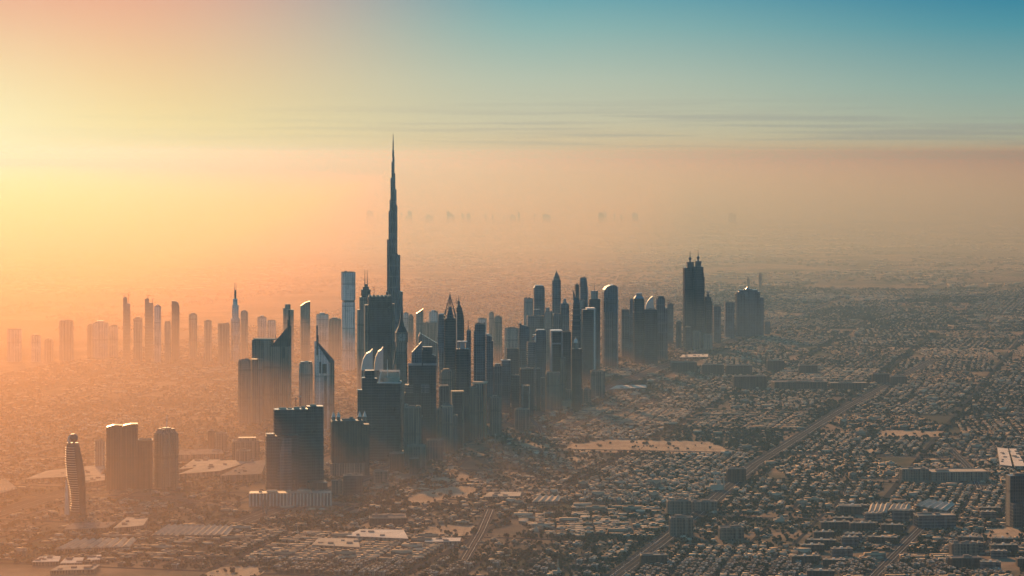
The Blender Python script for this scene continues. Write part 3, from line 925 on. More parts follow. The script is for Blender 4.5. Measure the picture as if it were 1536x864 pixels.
T.part('spike', 'dark_steel', [('f', [(859, 450), (862.5, 450), (862, 443), (860, 436.5), (858.2, 432.5), (859.2, 440)], 10)])
T.part('crown', 'dark_steel', [('f', [(862.5, 447), (868, 449), (865, 440), (863.5, 437)], 14)])
T.part('ledge', 'dark_steel', [('band', 857.5, 871, 590, 460, 16, 0.9, 1.2, 0.25)])
T.done()
simple(786, 799.5, 448, 548, 'stone_pale', 'bright flat slab lit on its left, farthest left of the tall back cluster', 16, depth=1.2)
T = Tower('office_tower', 'tower', 'blue slab with cut-off top corners, right of the bright flat slab', 808.5, 543, 6, depth=0.9)
T.part('shaft', 'glass_blue', [('f', [(799.5, None), (817, None), (817, 431.5), (815, 428.5), (801.5, 428.5), (799.5, 431.5)], 44)])
T.part('parapet', 'steel', [('bd', 801.5, 815, 427.6, 428.5, -16, 16)])
T.done()
T = Tower('pyramid_top_tower', 'tower', 'slim tower with a tall pointed pyramid roof, right of the cut-corner blue slab', 834.5, 540, 8, depth=0.95)
T.part('shaft', 'glass_blue', [('b', 828, 841, 420), ('fin', 828, 841, 421, None, 4, None, 1.0, 0.4)])
T.part('pyramid_roof', 'stone_tan', [('t', 828.5, 840.5, 420, 830, 839, 415), ('p', 830, 839, 415, 406)])
T.done()
simple(790, 816, 474, 556, 'glass_blue', 'wide blue block standing low before the cut-corner slab', 6, step=(800, 811, 464, 474, 0.8), depth=0.6)
simple(816.5, 829, 468, 558, 'stone_pale', 'pale tower with bright left side and two small roof humps, before the pyramid-roofed tower', 12, fins=4, step=(818, 824, 461, 468, 0.9))
simple(829, 841, 471, 562, 'glass_fin', 'short finned grey tower left of the round-capped tower', 8, fins=4)
T = Tower('office_tower', 'tower', 'grey tower with a small round cap, between pyramid-roofed tower and spiked black tower', 847, 562, 6, depth=0.9)
T.part('shaft', 'glass_fin', [('o', 840.5, 853.5, 455, None, 0.3), ('fin', 840.5, 853.5, 458, None, 5, None, 0.8, 0.3)])
T.part('cap', 'steel', [('c', 843.5, 850.5, 452.5, 455, 12), ('c', 845, 849.5, 448, 452.5, 12)])
T.done()
simple(862, 868.5, 427, 548, 'glass_dark', 'thin dark slab left of the tallest tower in the back cluster', 6, depth=2.2)
T = Tower('office_tower', 'tower', 'tallest tower of the back cluster, tapering to a flat narrow top', 875, 552, 6, depth=0.9)
T.part('shaft', 'glass_blue', [('t', 868, 882, None, 869, 880.5, 424), ('t', 869, 880.5, 424, 869.5, 879.5, 417)])
T.part('fin', 'steel', [('bd', 868.4, 869.6, 430, 552, -24, -18), ('bd', 880, 881.4, 430, 552, -24, -18)])
T.roof(869.8, 879.4, 417)
T.done()
simple(866, 877.5, 451, 560, 'stone_pale', 'pale ribbed tower right behind the spiked black tower', 14, fins=4)
T = Tower('framed_tower', 'tower', 'dark tower whose right edge and top carry a pale L-shaped frame', 883, 570, 5, depth=0.9)
T.part('shaft', 'glass_dark', [('b', 872.5, 890, 464)])
T.part('edge_frame', 'white', [('bd', 890.05, 892.6, 461.5, None, -30, 28), ('bd', 879, 890, 461.5, 464, -30, 28)])
T.done()
T = Tower('office_tower', 'tower', 'dark tower topped by a pale drum and one needle, right of the L-framed tower', 891.5, 560, 6, depth=0.9)
T.part('shaft', 'glass_dark', [('b', 883.5, 900, 448), ('fin', 883.5, 900, 450, None, 5, None, 0.8, 0.3)])
T.part('drum', 'stone_pale', [('c', 886, 897.5, 436, 448, 16)])
T.part('mast', 'dark_steel', [('m', 891.5, 424.5, 436, 0.4)])
T.done()
T = Tower('arched_tower', 'tower', 'broad grey-blue tower with a rounded arched top', 914.5, 550, 8, depth=0.8)
T.part('shaft', 'glass_blue', [('f', [(903, None), (924.5, None), (924.5, 428.5), (920, 427), (914, 427.5), (908, 430), (904, 434.5), (903, 438)], 55)])
T.part('side_rib', 'steel', [('bd', 924.6, 926.6, 429.5, None, -30, 30)])
T.part('front_bay', 'glass_fin', [('bd', 901.5, 911, 446, None, -44, -28), ('bd', 902, 916, 467, None, -60, -44.1)])
T.done()
for q in ((930.5, 944.5, 464.5, 536, 'glass_blue', 'flat low blue block left of the stepped-cap tower', 6, 0), (944, 950.5, 449.5, 538, 'glass_blue', 'narrow side tower tucked behind the stepped-cap tower', 6, 0)):
    simple(q[0], q[1], q[2], q[3], q[4], q[5], q[6], fins=q[7], depth=1.2)
T = Tower('office_tower', 'tower', 'dark tower with a stepped cap and small flat lid, left of the white sail roof', 958, 545, 5, depth=0.9)
T.part('shaft', 'glass_dark', [('o', 949.8, 966, 447.5, None, 0.2), ('fin', 949.8, 966, 452, None, 5, None, 0.9, 0.3)])
T.part('crown', 'steel', [('t', 950.5, 965.5, 447.5, 953, 963, 443.5), ('b', 954, 962.5, 441.5, 443.5), ('b', 953.3, 963.2, 439.5, 441.5)])
T.part('parapet', 'dark_steel', [('b', 949.5, 966.3, 467, 469)])
T.done()
T = Tower('sail_roof_tower', 'tower', 'tower crowned by a curved white sail', 975, 538, 4, depth=0.8)
T.part('shaft', 'glass_blue', [('b', 967, 983, 466)])
T.part('sail', 'white', [('f', [(967, 466), (982, 466), (979, 444), (975.5, 446.5), (971.5, 451), (968.5, 457)], 16)])
T.done()
simple(967, 985.5, 464.5, 546, 'glass_dark', 'dark flat block in front of the white sail roof', 5, fins=6, depth=0.6)
T = Tower('office_tower', 'tower', 'tan-edged dark tower with notched top, right of the dark flat block by the sail', 991, 540, 10, depth=0.9)
T.part('shaft', 'glass_fin', [('b', 984.5, 997, 446.5), ('b', 997, 1002, 462, None, 2.4), ('fin', 984.5, 997, 449, None, 4, None, 0.9, 0.35)])
T.part('crown', 'glass_dark', [('b', 986, 995.5, 444, 446.5)])
T.done()
simple(1000, 1010, 456, 518, 'glass_blue', 'faint blue slab with two thin masts, just left of the twin-crowned towers', 6, mast=[(1003.8, 449, 456, 0.3), (1006.2, 448, 456, 0.3)])

# --- the twin crowned towers
for xa, xb, dx_, yt_, nm, k_ in ((1025, 1041.5, 0, 401, 'left twin tower with crowned top and needle, standing clear above its row', 0), (1040.5, 1054.5, 1, 400, 'right twin tower with flared crown, needle and stepped right side', 1)):
    T = Tower('crowned_tower', 'tower', nm, (xa + xb) / 2, 521 + dx_, 6, 'twin crowned towers', 1.0)
    sh = [('o', xa, xb, yt_, None, 0.12), ('fin', xa, xb, yt_ + 1, None, 6, None, 1.6, 0.35)]
    if k_:
        sh += [('b', xb - 4, xb + 1.2, 409, None, 2.4), ('b', xb - 4, xb + 2.4, 415, None, 2.0)]
    T.part('shaft', 'glass_dark', sh)
    c_ = 1035.3 if not k_ else 1047.2
    if k_:
        T.part('crown', 'dark_steel', [('b', c_ - 4.2, c_ + 4.2, 397.5, 400), ('t', c_ - 4.0, c_ + 4.0, 397.5, c_ - 5.2, c_ + 5.2, 391.5)])
    else:
        T.part('crown', 'dark_steel', [('b', c_ - 5.4, c_ + 5.4, 394, 401), ('b', c_ - 5.8, c_ + 5.8, 392.8, 394)])
    yb0 = 391.5 if k_ else 392.8
    T.part('finial', 'dark_steel', [('l', c_, [(1.6, yb0), (1.2, yb0 - 2.5), (2.6, yb0 - 4.5), (1.6, yb0 - 6.5), (0.5, yb0 - 8)], 10), ('m', c_, yb0 - 16.5, yb0 - 8, 0.4)])
    T.done()
T = Tower('office_tower', 'tower', 'tower with a floating ring crown, right foot of the twin crowned towers', 1062, 520, 6, depth=0.9)
T.part('shaft', 'glass_dark', [('o', 1055.5, 1068.5, 451, None, 0.2), ('fin', 1055.5, 1068.5, 455, None, 5, None, 0.8, 0.3)])
T.part('crown', 'dark_steel', [('o', 1056.5, 1067, 445, 451, 0.3), ('c', 1060, 1064, 440, 445, 10)])
T.part('ring', 'steel', [('c', 1058, 1066, 440.4, 441.6, 18), ('c', 1058.6, 1065.4, 436.8, 438.2, 18), ('c', 1061, 1063, 438.2, 440.4, 8)])
T.done()
simple(1069, 1081, 459.5, 514, 'glass_blue', 'faint slab with a needle, between the ring-crowned tower and a gap in the row', 6, mast=[(1079.5, 452, 459, 0.3)])
simple(1013, 1022.5, 483, 524, 'glass_dark', 'short rounded-cap block left of the twin crowned towers', 6, chamfer=0.3, step=(1014.5, 1021, 480.5, 483, 0.9))
simple(1027.5, 1036, 490.5, 526, 'glass_dark', 'short dark block at the very foot of the left twin crowned tower', 6)
simple(1039, 1051, 498, 523, 'stone_pale', 'low pale ribbed block at the foot of the right twin crowned tower', 6, fins=6)
simple(1054, 1068, 502, 524, 'stone_pale', 'low pale arcaded block at the foot of the ring-crowned tower', 6, fins=7)
simple(1086.5, 1101.5, 453.5, 507, 'glass_blue', 'plain slab just left of the wide peaked hotel block', 6, depth=0.7)
T = Tower('hotel_tower', 'hotel', 'wide hazy hotel block with small pyramid peak, last tall block on the right', 1124, 504, 4, depth=0.5)
T.part('shaft', 'glass_blue', [('b', 1103.5, 1139, 437.5), ('b', 1139, 1145.5, 445.5, None, 2.0), ('fin', 1103.5, 1139, 440, None, 9, None, 1.5, 0.3)])
T.part('crown', 'glass_blue', [('b', 1107, 1136, 434.5, 437.5, 0.5), ('b', 1115, 1128, 433.5, 434.5, 0.7)])
T.part('pyramid_roof', 'steel', [('p', 1117.5, 1125, 434, 430, 0.9)])
T.done()
simple(1146, 1155, 482.5, 501, 'glass_blue', 'low block stepping down from the right side of the wide peaked hotel', 4)
simple(1086, 1104, 492, 503, 'brown', 'low dark block at the left foot of the wide peaked hotel', 4, depth=0.5)

# --- shorter blocks at the foot of the cluster
simple(740, 753, 549, 630, 'glass_fin', 'ornate grey block with stepped crown, left half of the pair under the pale bright-edged box', 8, fins=5, step=(742, 751, 545.5, 549, 0.9))
simple(752, 766, 541, 626, 'glass_blue', 'flat-lidded blue block with pale roof edge behind the ornate stepped-crown block', 8, cap=('steel', [('b', 750.5, 766.5, 539.5, 541)]))
simple(767, 779, 563, 628, 'glass_dark', 'dark square block between the flat-lidded block and the sloping-roof tower', 8, fins=4)
simple(780, 800, 553, 624, 'glass_dark', 'wide dark block beneath the narrow banded tower', 6, fins=7, depth=0.6)
simple(782.5, 793.5, 579, 630, 'glass_dark', 'small dark block with pale frame in front of the wide dark block', 6, cap=('stone_pale', [('bd', 781.8, 783.4, 577.5, None, -17, 12), ('bd', 792.8, 794.4, 577.5, None, -17, 12), ('bd', 783.41, 792.79, 577.5, 579, -17, 12)]))
simple(803.5, 810.5, 553, 616, 'glass_dark', 'thin dark block below the tower with the bright wedge', 8)
simple(811, 818, 567, 618, 'glass_dark', 'shorter thin dark block right of the other thin dark one', 8)
simple(818.5, 840, 559, 614, 'stone_tan', 'broad tan block beneath the portal-framed tower', 6, fins=7, depth=0.6)
simple(840.5, 848, 537, 612, 'stone_tan', 'narrow tan tower before the dark flat tower', 8, fins=3)
simple(885.5, 907, 557, 596, 'stone_tan', 'squat tan block with twin vertical slots, standing alone right of the cluster foot', 6, fins=5, depth=0.7)
for x0_, x1_, yt_, yb_, lb in ((847, 862, 585, 607, 'left low tan block of the row'), (863, 874, 583, 607, 'middle low tan block of the row'), (875, 886, 584, 606, 'right low tan block of the row')):
    simple(x0_, x1_, yt_, yb_, 'stone_tan', lb + ' right below the domed tower', 4, fins=4, depth=0.6, name='apartment_block', cat='apartments')
simple(843, 870, 600, 612, 'roof_pale', 'long pale low hall before the row of low tan blocks', 2, depth=0.5, name='low_hall', cat='low building')
simple(772, 794, 614, 645, 'stone_tan', 'broad low tan block at the front foot of the middle cluster', 4, fins=6, depth=0.6)
simple(734.5, 752, 596, 655, 'stone_tan', 'crenellated tan block at the front of the cluster, beside the broad low tan block', 8, fins=5, step=(738, 746, 593, 596, 0.8))
simple(703, 716, 581, 660, 'stone_tan', 'tan tower left of the pier-striped tower with reddish right edge', 8, fins=4)
T = Tower('office_tower', 'tower', 'pier-striped tower with a reddish right edge and pale flat lid', 720, 658, -8, depth=0.8)
T.part('shaft', 'stone_fin', [('b', 710.5, 727, 575), ('fin', 710.5, 727, 577, None, 6, None, 1.2, 0.4)])
T.part('side_wall', mottled('red_lit_wall', (0.42, 0.20, 0.11), 0.15), [('bd', 727.05, 730, 576, None, -22, 20)])  # reddish sunlit edge put into the wall colour
T.part('lid', 'roof_pale', [('b', 708.5, 731.5, 572.5, 575)])
T.done()
T = Tower('framed_tower', 'tower', 'small dark tower with tan corner piers, below the open-crown dark tower', 686, 672, 6, depth=0.8)
T.part('shaft', 'glass_dark', [('b', 677.5, 694.5, 588)])
T.part('corner_pier', 'stone_tan', [('bd', 676, 678.5, 586, None, -20, 14)])
T.part('corner_pier', 'stone_tan', [('bd', 693.5, 696, 586, None, -20, 14)])
T.part('crown', 'stone_tan', [('bd', 678.51, 693.49, 586, 588, -20, 14)])
T.done()
simple(655, 662.5, 614, 676, 'stone_tan', 'thin tan tower, leftmost of three below the twin-blade tower', 8, fins=2)
T = Tower('apartment_tower', 'tower', 'pale edged tower with curved lit roof edge, tallest of three below the twin-blade tower', 671, 678, 8, depth=0.8)
T.part('shaft', 'stone_fin', [('b', 663, 679.5, 610), ('fin', 663, 679.5, 612, None, 5, None, 1.0, 0.35)])
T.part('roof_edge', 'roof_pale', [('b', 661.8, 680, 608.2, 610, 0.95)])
T.roof(663, 679.5, 608.2)
T.done()
simple(680, 686, 624, 680, 'glass_fin', 'shortest of three narrow blocks below the twin-blade tower, framed in tan', 8, cap=('stone_tan', [('bd', 679.5, 686.5, 622, 624, -9, 7)]))
simple(658.5, 672.5, 579, 660, 'glass_fin', 'grey tower with pale roof rim right of the twin-blade tower', 8, fins=4, cap=('roof_pale', [('b', 657.8, 673, 577.5, 579)]))
simple(661, 678, 557, 652, 'stone_tan', 'tan block with lit rooftop box, behind the grey pale-rimmed tower', 8, fins=5, step=(664, 674, 553, 557, 0.8))
simple(605.5, 632, 611, 694, 'stone_tan', 'broad tan block with crested roofline, in front of the twin-blade tower', 6, fins=9, depth=0.6, cap=('stone_tan', [('b', 605.5, 612, 606, 611, 0.9), ('b', 616, 620, 609, 611, 1.5), ('b', 625, 631, 608, 611, 1.2)]))
simple(611, 639, 669, 703, 'stone_tan', 'low wide tan block at the front foot of the crested tan block', 4, fins=8, depth=0.6)
simple(640, 665, 660, 690, 'glass_fin', 'low grey block behind trees, right of the crested tan block', 4, fins=6, depth=0.6)
simple(560.5, 582, 707, 724, 'stone_tan', 'small cream box standing right of the pyramid-roofed hotel', 4, fins=5, depth=0.5, name='low_block', cat='low building')
simple(614, 628, 688, 711, 'brown', 'small brown box with lit roof below the low wide tan block', 4, depth=0.5, name='low_block', cat='low building')
simple(584, 606, 680, 706, 'brown', 'low dark block just right of the dark stepped office tower', 4, depth=0.6, name='low_block', cat='low building')
simple(497, 514, 721, 741, 'stone_tan', 'low stepped tan block between ribbed block and dark podium hall', 6, depth=0.6, name='low_block', cat='low building')
simple(514.5, 544, 713, 744, 'glass_dark', 'low dark podium hall below the pyramid-roofed hotel', 6, depth=0.6, name='low_block', cat='low building', fins=7)
simple(583, 612, 676, 684, 'dark_steel', 'flat dark canopy slab in front of the dark stepped office tower', 4, depth=0.5, roofed=False, name='low_hall', cat='low building')

# --- left group by the exhibition halls
T = Tower('ring_tower', 'tower', 'bulging tower wrapped in white balcony rings with a ball on its head', 114, 772, 0, depth=0.7)
body = [(773, 117, 13.0), (756, 118, 10.6), (735, 117.2, 11.6), (715, 114.4, 13.2), (700, 112.6, 13.0), (685, 111, 12.0), (672, 109.6, 10.4), (664, 109, 8.8)]
mb = MB()
mb.loft([mb.ring((c - 114) / T.s, 0, T.z(y), hw / T.s, hw / T.s * 0.7, 24) for y, c, hw in body])
mb.build('shaft', mottled('bronze_glass', (0.10, 0.045, 0.035), 0.3, 0.05, 0.3, 0.4), T.root)
rm = MB()
ring_m = mottled('ring_cladding', (0.52, 0.42, 0.34), 0.15, 0.03, 0.6, 0.2)
for i in range(28):
    y = 766 - i * 3.5
    up = [773 - q[0] for q in body]
    c, hw = float(np.interp(773 - y, up, [q[1] for q in body])), float(np.interp(773 - y, up, [q[2] for q in body]))
    cx = (c - 114 - 1.6) / T.s
    rm.loft([rm.ring(cx, 0, T.z(y), (hw + 0.2) / T.s, (hw + 0.2) / T.s * 0.72, 24), rm.ring(cx, 0, T.z(y) + 1.5, (hw + 0.2) / T.s, (hw + 0.2) / T.s * 0.72, 24)])
rm.build('balcony_ring', ring_m, T.root)
T.part('ball', mottled('bronze_ball', (0.22, 0.09, 0.06), 0.2, 0.05, 0.35, 0.5), [('l', 111, [(0.5, 664.5), (4.6, 662), (6.2, 657.5), (5.4, 653.5), (3.0, 651.3), (0.4, 650.6)], 18)])
T.part('crescent', 'white', [('f', [(104.5, 668), (108, 668), (104.8, 662), (104.6, 656), (107.5, 652.2), (111, 650.6), (106, 651), (102.6, 655), (101.8, 661)], 14)])
T.part('side_curtain', 'white', [('f', [(97.5, None), (105, None), (102.5, 730), (99.5, 716), (98.2, 740)], 10, -8)])
T.span(97, 130)
T.done()
T = Tower('office_tower', 'tower', 'big plain dark slab with two shafts and curved roof screen, right of the ringed tower', 194, 733, 8, depth=0.6)
T.part('shaft', 'brown', [('b', 157.5, 172, 641, None, 1.6), ('b', 171, 207.5, 640, None, 0.62), ('band', 171, 207.5, 730, 642, 24, 0.62, 0.3, 0.3)])
T.part('side_shaft', 'brown', [('b', 207.5, 231, 659.5, None, 1.0), ('band', 207.5, 231, 730, 661, 20, 1.0, 0.3, 0.3)])
T.part('roof_screen', 'brown', [('f', [(157.5, 641), (183, 641), (183, 637.2), (170, 636.4), (157.5, 639.5)], 30), ('f', [(184, 640), (207.5, 640), (207.5, 635), (197, 635.2), (184, 637.5)], 34)])
T.roof(209, 230, 659.5)
T.done()
T = Tower('ribbed_tower', 'tower', 'square tan honeycomb tower with chamfered roof and thin mast, beside the exhibition halls', 249.5, 732, 38, depth=0.95)
T.part('shaft', 'stone_tan', [('b', 231.5, 267.5, 649), ('fin', 231.5, 267.5, 650, None, 9, None, 1.4, 0.35), ('band', 231.5, 267.5, 730, 651, 26, None, 1.0, 0.4)])
T.part('crown', 'stone_tan', [('t', 233, 266, 649, 236.5, 262.5, 645), ('b', 236, 263, 642.6, 645), ('b', 241, 257, 641.2, 642.6)])
T.part('mast', 'white', [('m', 250.5, 622, 642, 0.4)])
T.done()
simple(141.5, 158, 661, 704, 'stone_pale', 'pale rounded banded block half hidden behind the big dark two-shaft slab', 6, bands=10, depth=0.8, chamfer=0.3)
simple(312, 322, 646, 676, 'brown', 'small brown block standing alone behind the exhibition halls', 6, depth=0.8, name='low_block', cat='low building', fins=3)
simple(323, 341, 650, 676, 'stone_tan', 'small tan block joined to the small brown block behind the halls', 6, depth=0.7, name='low_block', cat='low building', fins=5)
simple(348, 390, 661, 690, 'stone_tan', 'stepped tan block left of the dark hotel wing', 6, depth=0.6, name='low_block', cat='low building', fins=8, step=(357, 385, 656, 661, 0.6))
simple(355, 376, 676, 700, 'stone_tan', 'cream cube left of the dark hotel wing, in front of the stepped tan block', 6, depth=0.8, name='low_block', cat='low building', fins=4)

# --- right edge and the long low slabs beyond the villas
T = Tower('apartment_tower', 'tower', 'dark tower cut by the right edge of the view, with a lower lit-edged wing', 1527, 788, 6, depth=0.7)
T.part('shaft', 'glass_dark', [('b', 1512, 1545, 712.5), ('fin', 1512, 1545, 714, None, 8, None, 0.8, 0.3)])
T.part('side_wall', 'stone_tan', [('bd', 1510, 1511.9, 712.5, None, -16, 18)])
T.part('front_wing', 'glass_dark', [('bd', 1509, 1524, 752, None, -52, -22)])
T.part('roof_plant', 'roof_grey', [('b', 1520, 1536, 709.5, 712.5, 0.6)])
T.done()
SLABS = [(1099, 1150, 564, 582, 'hospital-like dark long slab, widest of the low slabs beyond the villas on the right'), (1052, 1086, 547, 561, 'dark flat slab below and right of the twin crowned towers'),
         (1088, 1128, 548, 561, 'second dark flat slab, right neighbour of the one under the twin towers'), (1006, 1045, 543, 557, 'low dark slab under the ring-crowned tower row'),
         (1308, 1334, 561, 574, 'dark slab with sloping lit left end among far villas on the right'), (1335, 1360, 565, 577, 'dark slab joined to the one with the sloping lit end'),
         (1150, 1176, 541, 556, 'squat slab with a taller right end beyond the villas'), (1198, 1226, 548, 560, 'pale-roofed slab standing right of the squat slab'),
         (1243, 1300, 574, 583, 'long thin block in the dark belt beyond the villas'), (1158, 1240, 572, 582, 'long thin tree-lined block left of the other long thin one')]
for x0_, x1_, yt_, yb_, lb in SLABS:
    simple(x0_, x1_, yt_, yb_, 'brown', lb, 4, depth=0.35, name='slab_block', cat='low building', fins=8)
for q in ((1000, 1036, 751, 770, 'stone_tan', 'plain long block behind the pale stepped apartment building'), (1035, 1075, 752, 766, 'stone_tan', 'long tan block right of the slim tan stair tower'),
          (1004, 1039, 776, 803, 'stone_tan', 'pale stepped apartment building beside the avenue'), (1078, 1115, 791, 808, 'stone_tan', 'tan terrace block with lit left corner beside the avenue'),
          (1090, 1118, 703, 722, 'brown', 'low dark block right behind the mosque with twin minarets'), (1372, 1432, 772, 790, 'glass_band', 'long banded office block with white roof domes, lower right'),
          (1350, 1392, 703, 720, 'stone_tan', 'long tan block in the middle of the right-hand villas'), (1390, 1480, 706, 719, 'stone_tan', 'longest low tan block right of the villa district'),
          (1424, 1470, 836, 850, 'brown', 'large dark block in the lower right corner'), (1425, 1466, 815, 835, 'stone_tan', 'large tan block with cluttered roof behind the large dark corner block'),
          (553, 610, 776, 785, 'brown', 'long low dark wall-like block in the near left villas'), (960, 1000, 832, 846, 'brown', 'dark block with flat roof near the bottom, left of the avenue')):
    simple(q[0], q[1], q[2], q[3], q[4], q[5], 5, depth=0.5, name='apartment_block', cat='apartments', fins=8)
T = Tower('stair_tower', 'tower', 'slim tan stair tower rising beside the plain long block', 1007.5, 769, 6, depth=1.0)
T.part('shaft', 'stone_tan', [('b', 1005, 1010, 748.5)])
T.part('cap', 'roof_pale', [('c', 1004.8, 1010.2, 746.5, 748.5, 12)])
T.done()

# --- faint towers across the back, left to right
FAR = [(9.5, 33.5, 494, 'broad pale slab, leftmost in the faint back row'), (46, 62, 504, 'low stepped pale block, second in the faint back row'), (67, 80, 510, 'lowest pale block near the left end of the faint back row'),
       (88, 111, 481, 'slab with a bright flat lid in the faint back row, left part'), (131, 140, 488, 'narrow shoulder block left of the capped pale tower'), (139, 163, 484, 'wide pale tower with a small cap, faint back row'),
       (164, 177, 489, 'low block right of the wide capped pale tower'), (200, 214, 478, 'tower with a curved shoulder between the two crane-topped pairs'),
       (231, 242, 460, 'flat-topped shaft right beside the second crane-topped pair'), (247, 256, 483, 'low faint block before the round-shouldered shaft'),
       (283, 296, 472, 'chamfered faint tower between round-shouldered shaft and the tiered spire'), (306, 318, 482, 'faint flat tower left of the tiered spire'), (326, 345, 486, 'low broad faint block just left of the tiered spire'),
       (361, 372, 468, 'plain faint tower close on the right of the tiered spire'), (386, 400, 476, 'faint tower behind the sail-topped bronze tower'), (401, 414, 481, 'lower faint tower right behind the sail-topped bronze tower'),
       (474, 493, 472, 'faint tower with a flat wide lid above the slit-faced pale tower'), (493, 512, 479, 'faint block left of the flat-topped prism'), (605, 613, 470, 'faint thin tower just right of the supertall spire'),
       (613, 620, 474, 'faint thin tower, second right of the supertall spire'), (643, 657, 468, 'faint tower with rounded shoulders left of the waisted blue tower'), (633, 656, 484, 'faint low broad block in front of the rounded-shoulder tower'),
       (733, 741, 470, 'faint tower with a lit left edge, left of a pair above the mid cluster'), (741, 753, 476, 'faint tower, right of a pair above the mid cluster'), (716, 730, 478, 'low faint block right above the left-shouldered blue-grey tower')]
rf = random.Random(5)
for i, (x0_, x1_, yt_, lb) in enumerate(FAR):
    yb_ = rf.uniform(536, 546)
    simple(x0_, x1_, yt_, yb_, rf.choice(['stone_lit_pale', 'stone_pale', 'stone_lit_pale', 'stone_tan']), lb, rf.choice([6, 10, 14]), fins=rf.choice([0, 4, 5]),
           step=(x0_ + (x1_ - x0_) * 0.25, x1_ - (x1_ - x0_) * 0.3, yt_ - 3, yt_, 0.8) if i % 3 else None, chamfer=0.25 if i in (10, 20) else 0)
for xa, xb, y1, y2, lb in ((184, 196, 447, 455, 'left pair of stepped faint shafts under construction cranes'), (216.5, 230.5, 449, 454, 'second pair of stepped faint shafts under construction cranes')):
    T = Tower('unfinished_tower', 'tower', lb, (xa + xb) / 2, 541, 8, 'unfinished towers in the faint back row', 0.9)
    T.part('shaft', 'concrete', [('b', xa, xa + 7, y1), ('b', xa + 6, xb, y2, None, 1.2), ('band', xa, xb, 538, y2 + 2, 18, None, 0.6, 0.4)])
    T.roof(xa, xa + 7, y1)
    T.done()
T = Tower('round_shoulder_tower', 'tower', 'faint slim shaft with a rounded right shoulder, alone between cranes and tiered spire', 263, 540, 6, depth=0.9)
T.part('shaft', 'brown', [('f', [(257, None), (269.5, None), (269.5, 460), (267.5, 454), (263, 451.5), (257, 451)], 36)])
T.part('ledge', 'concrete', [('band', 257, 269.5, 538, 465, 14, 0.9, 0.5, 0.3)])
T.done()
T = Tower('curved_top_tower', 'tower', 'faint tower whose top slants up to the right, behind the slit-faced pale tower', 458, 545, 8, depth=0.8)
T.part('shaft', 'stone_tan', [('f', [(450, None), (465.5, None), (465.5, 451.5), (458, 453.5), (450, 458.5)], 38)])
T.done()
T = Tower('notched_tower', 'tower', 'faint tower with raised notched top, left of the slanting faint tower', 432, 546, 8, depth=0.8)
T.part('shaft', 'stone_tan', [('b', 424, 441, 464)])
T.part('crown', 'stone_tan', [('b', 427, 436, 456, 464), ('b', 423.4, 428, 462, 464, 1.2)])
T.done()
T = Tower('slanted_block', 'tower', 'faint block whose roof slopes steeply down to the right, left of the waisted blue tower', 641, 575, 4, depth=0.6)
T.part('shaft', 'glass_blue', [('f', [(627, None), (657, None), (657, 515), (629, 499), (627, 505)], 60)])
T.done()
T = Tower('curved_fin_tower', 'tower', 'faint curved fin tower above the sloping-roof faint block', 628, 548, 6, depth=0.7)
T.part('shaft', 'stone_tan', [('f', [(622.5, None), (635, None), (635, 463), (630, 466.5), (624, 470)], 30)])
T.done()
T = Tower('tiered_spire_tower', 'tower', 'pale tower rising in tiers to a thin red-lit spire in the faint back row', 353, 545, 10, depth=0.95)
T.part('shaft', 'stone_lit_pale', [('o', 346, 360, 477, None, 0.2), ('o', 347.5, 358.5, 457.5, 477, 0.2), ('o', 349, 356.5, 448, 457.5, 0.2), ('fin', 346, 360, 478, None, 4, None, 1.2, 0.3)])
T.part('spire', 'brown', [('b', 351.2, 354.6, 435, 448, 0.9), ('m', 351.7, 424, 435, 0.3), ('m', 354.2, 423, 435, 0.3)])
T.done()

# --- skyline on the horizon, some 35 km off
HZ = [(503, 510, 323), (549, 560.5, 317), (563, 569, 320), (571, 577, 319), (600, 606, 319), (607, 612, 321), (614, 621, 318), (638, 645, 321), (668, 676, 314), (676, 684, 319),
      (690, 697, 322), (702, 709, 320), (712, 719, 322), (724, 731, 320), (738, 742, 321), (752, 760, 322), (768, 773, 319), (779, 786, 320), (800, 806, 322), (813, 821, 321),
      (898, 904, 321), (906, 914, 317), (917, 924, 319), (930, 936, 322), (944, 951, 321), (1090, 1099, 321), (1101, 1108, 319)]
rh_ = random.Random(9)
for i, (x0_, x1_, yt_) in enumerate(HZ):
    if i != 1:
        x0_, x1_, yt_ = x0_ + rh_.uniform(-4, 4), x1_ + rh_.uniform(-6, 6), yt_ + rh_.uniform(-1.5, 5)
        x1_ = max(x1_, x0_ + 2.5)
    T = Tower('skyline_tower', 'tower', 'pale distant tower on the horizon skyline, barely showing through the haze', (x0_ + x1_) / 2, 333 + (i % 3), 6, 'distant skyline on the horizon', 0.8)
    if i == 1:
        T.root['label'] = 'notched block that stands tallest on the hazy horizon, left of the supertall spire'
    T.part('shaft', 'stone_tan', [('b', x0_, x1_, yt_), ('b', x0_ + (x1_ - x0_) * 0.2, x0_ + (x1_ - x0_) * 0.55, yt_ - 1.6, yt_, 0.7)])
    T.done()
for xa, xb, y1, lb in ((1120, 1124.5, 415, 'left of two ghostly slim towers behind the wide peaked hotel'), (1137.5, 1143, 409, 'right of two ghostly slim towers behind the wide peaked hotel')):
    T = Tower('slim_tower', 'tower', lb, (xa + xb) / 2, 438, 6, 'ghostly slim towers', 0.9)
    T.part('shaft', 'stone_tan', [('b', xa, xb, y1 + 3), ('b', xa + 1, xb - 1, y1, y1 + 3)])
    T.done()

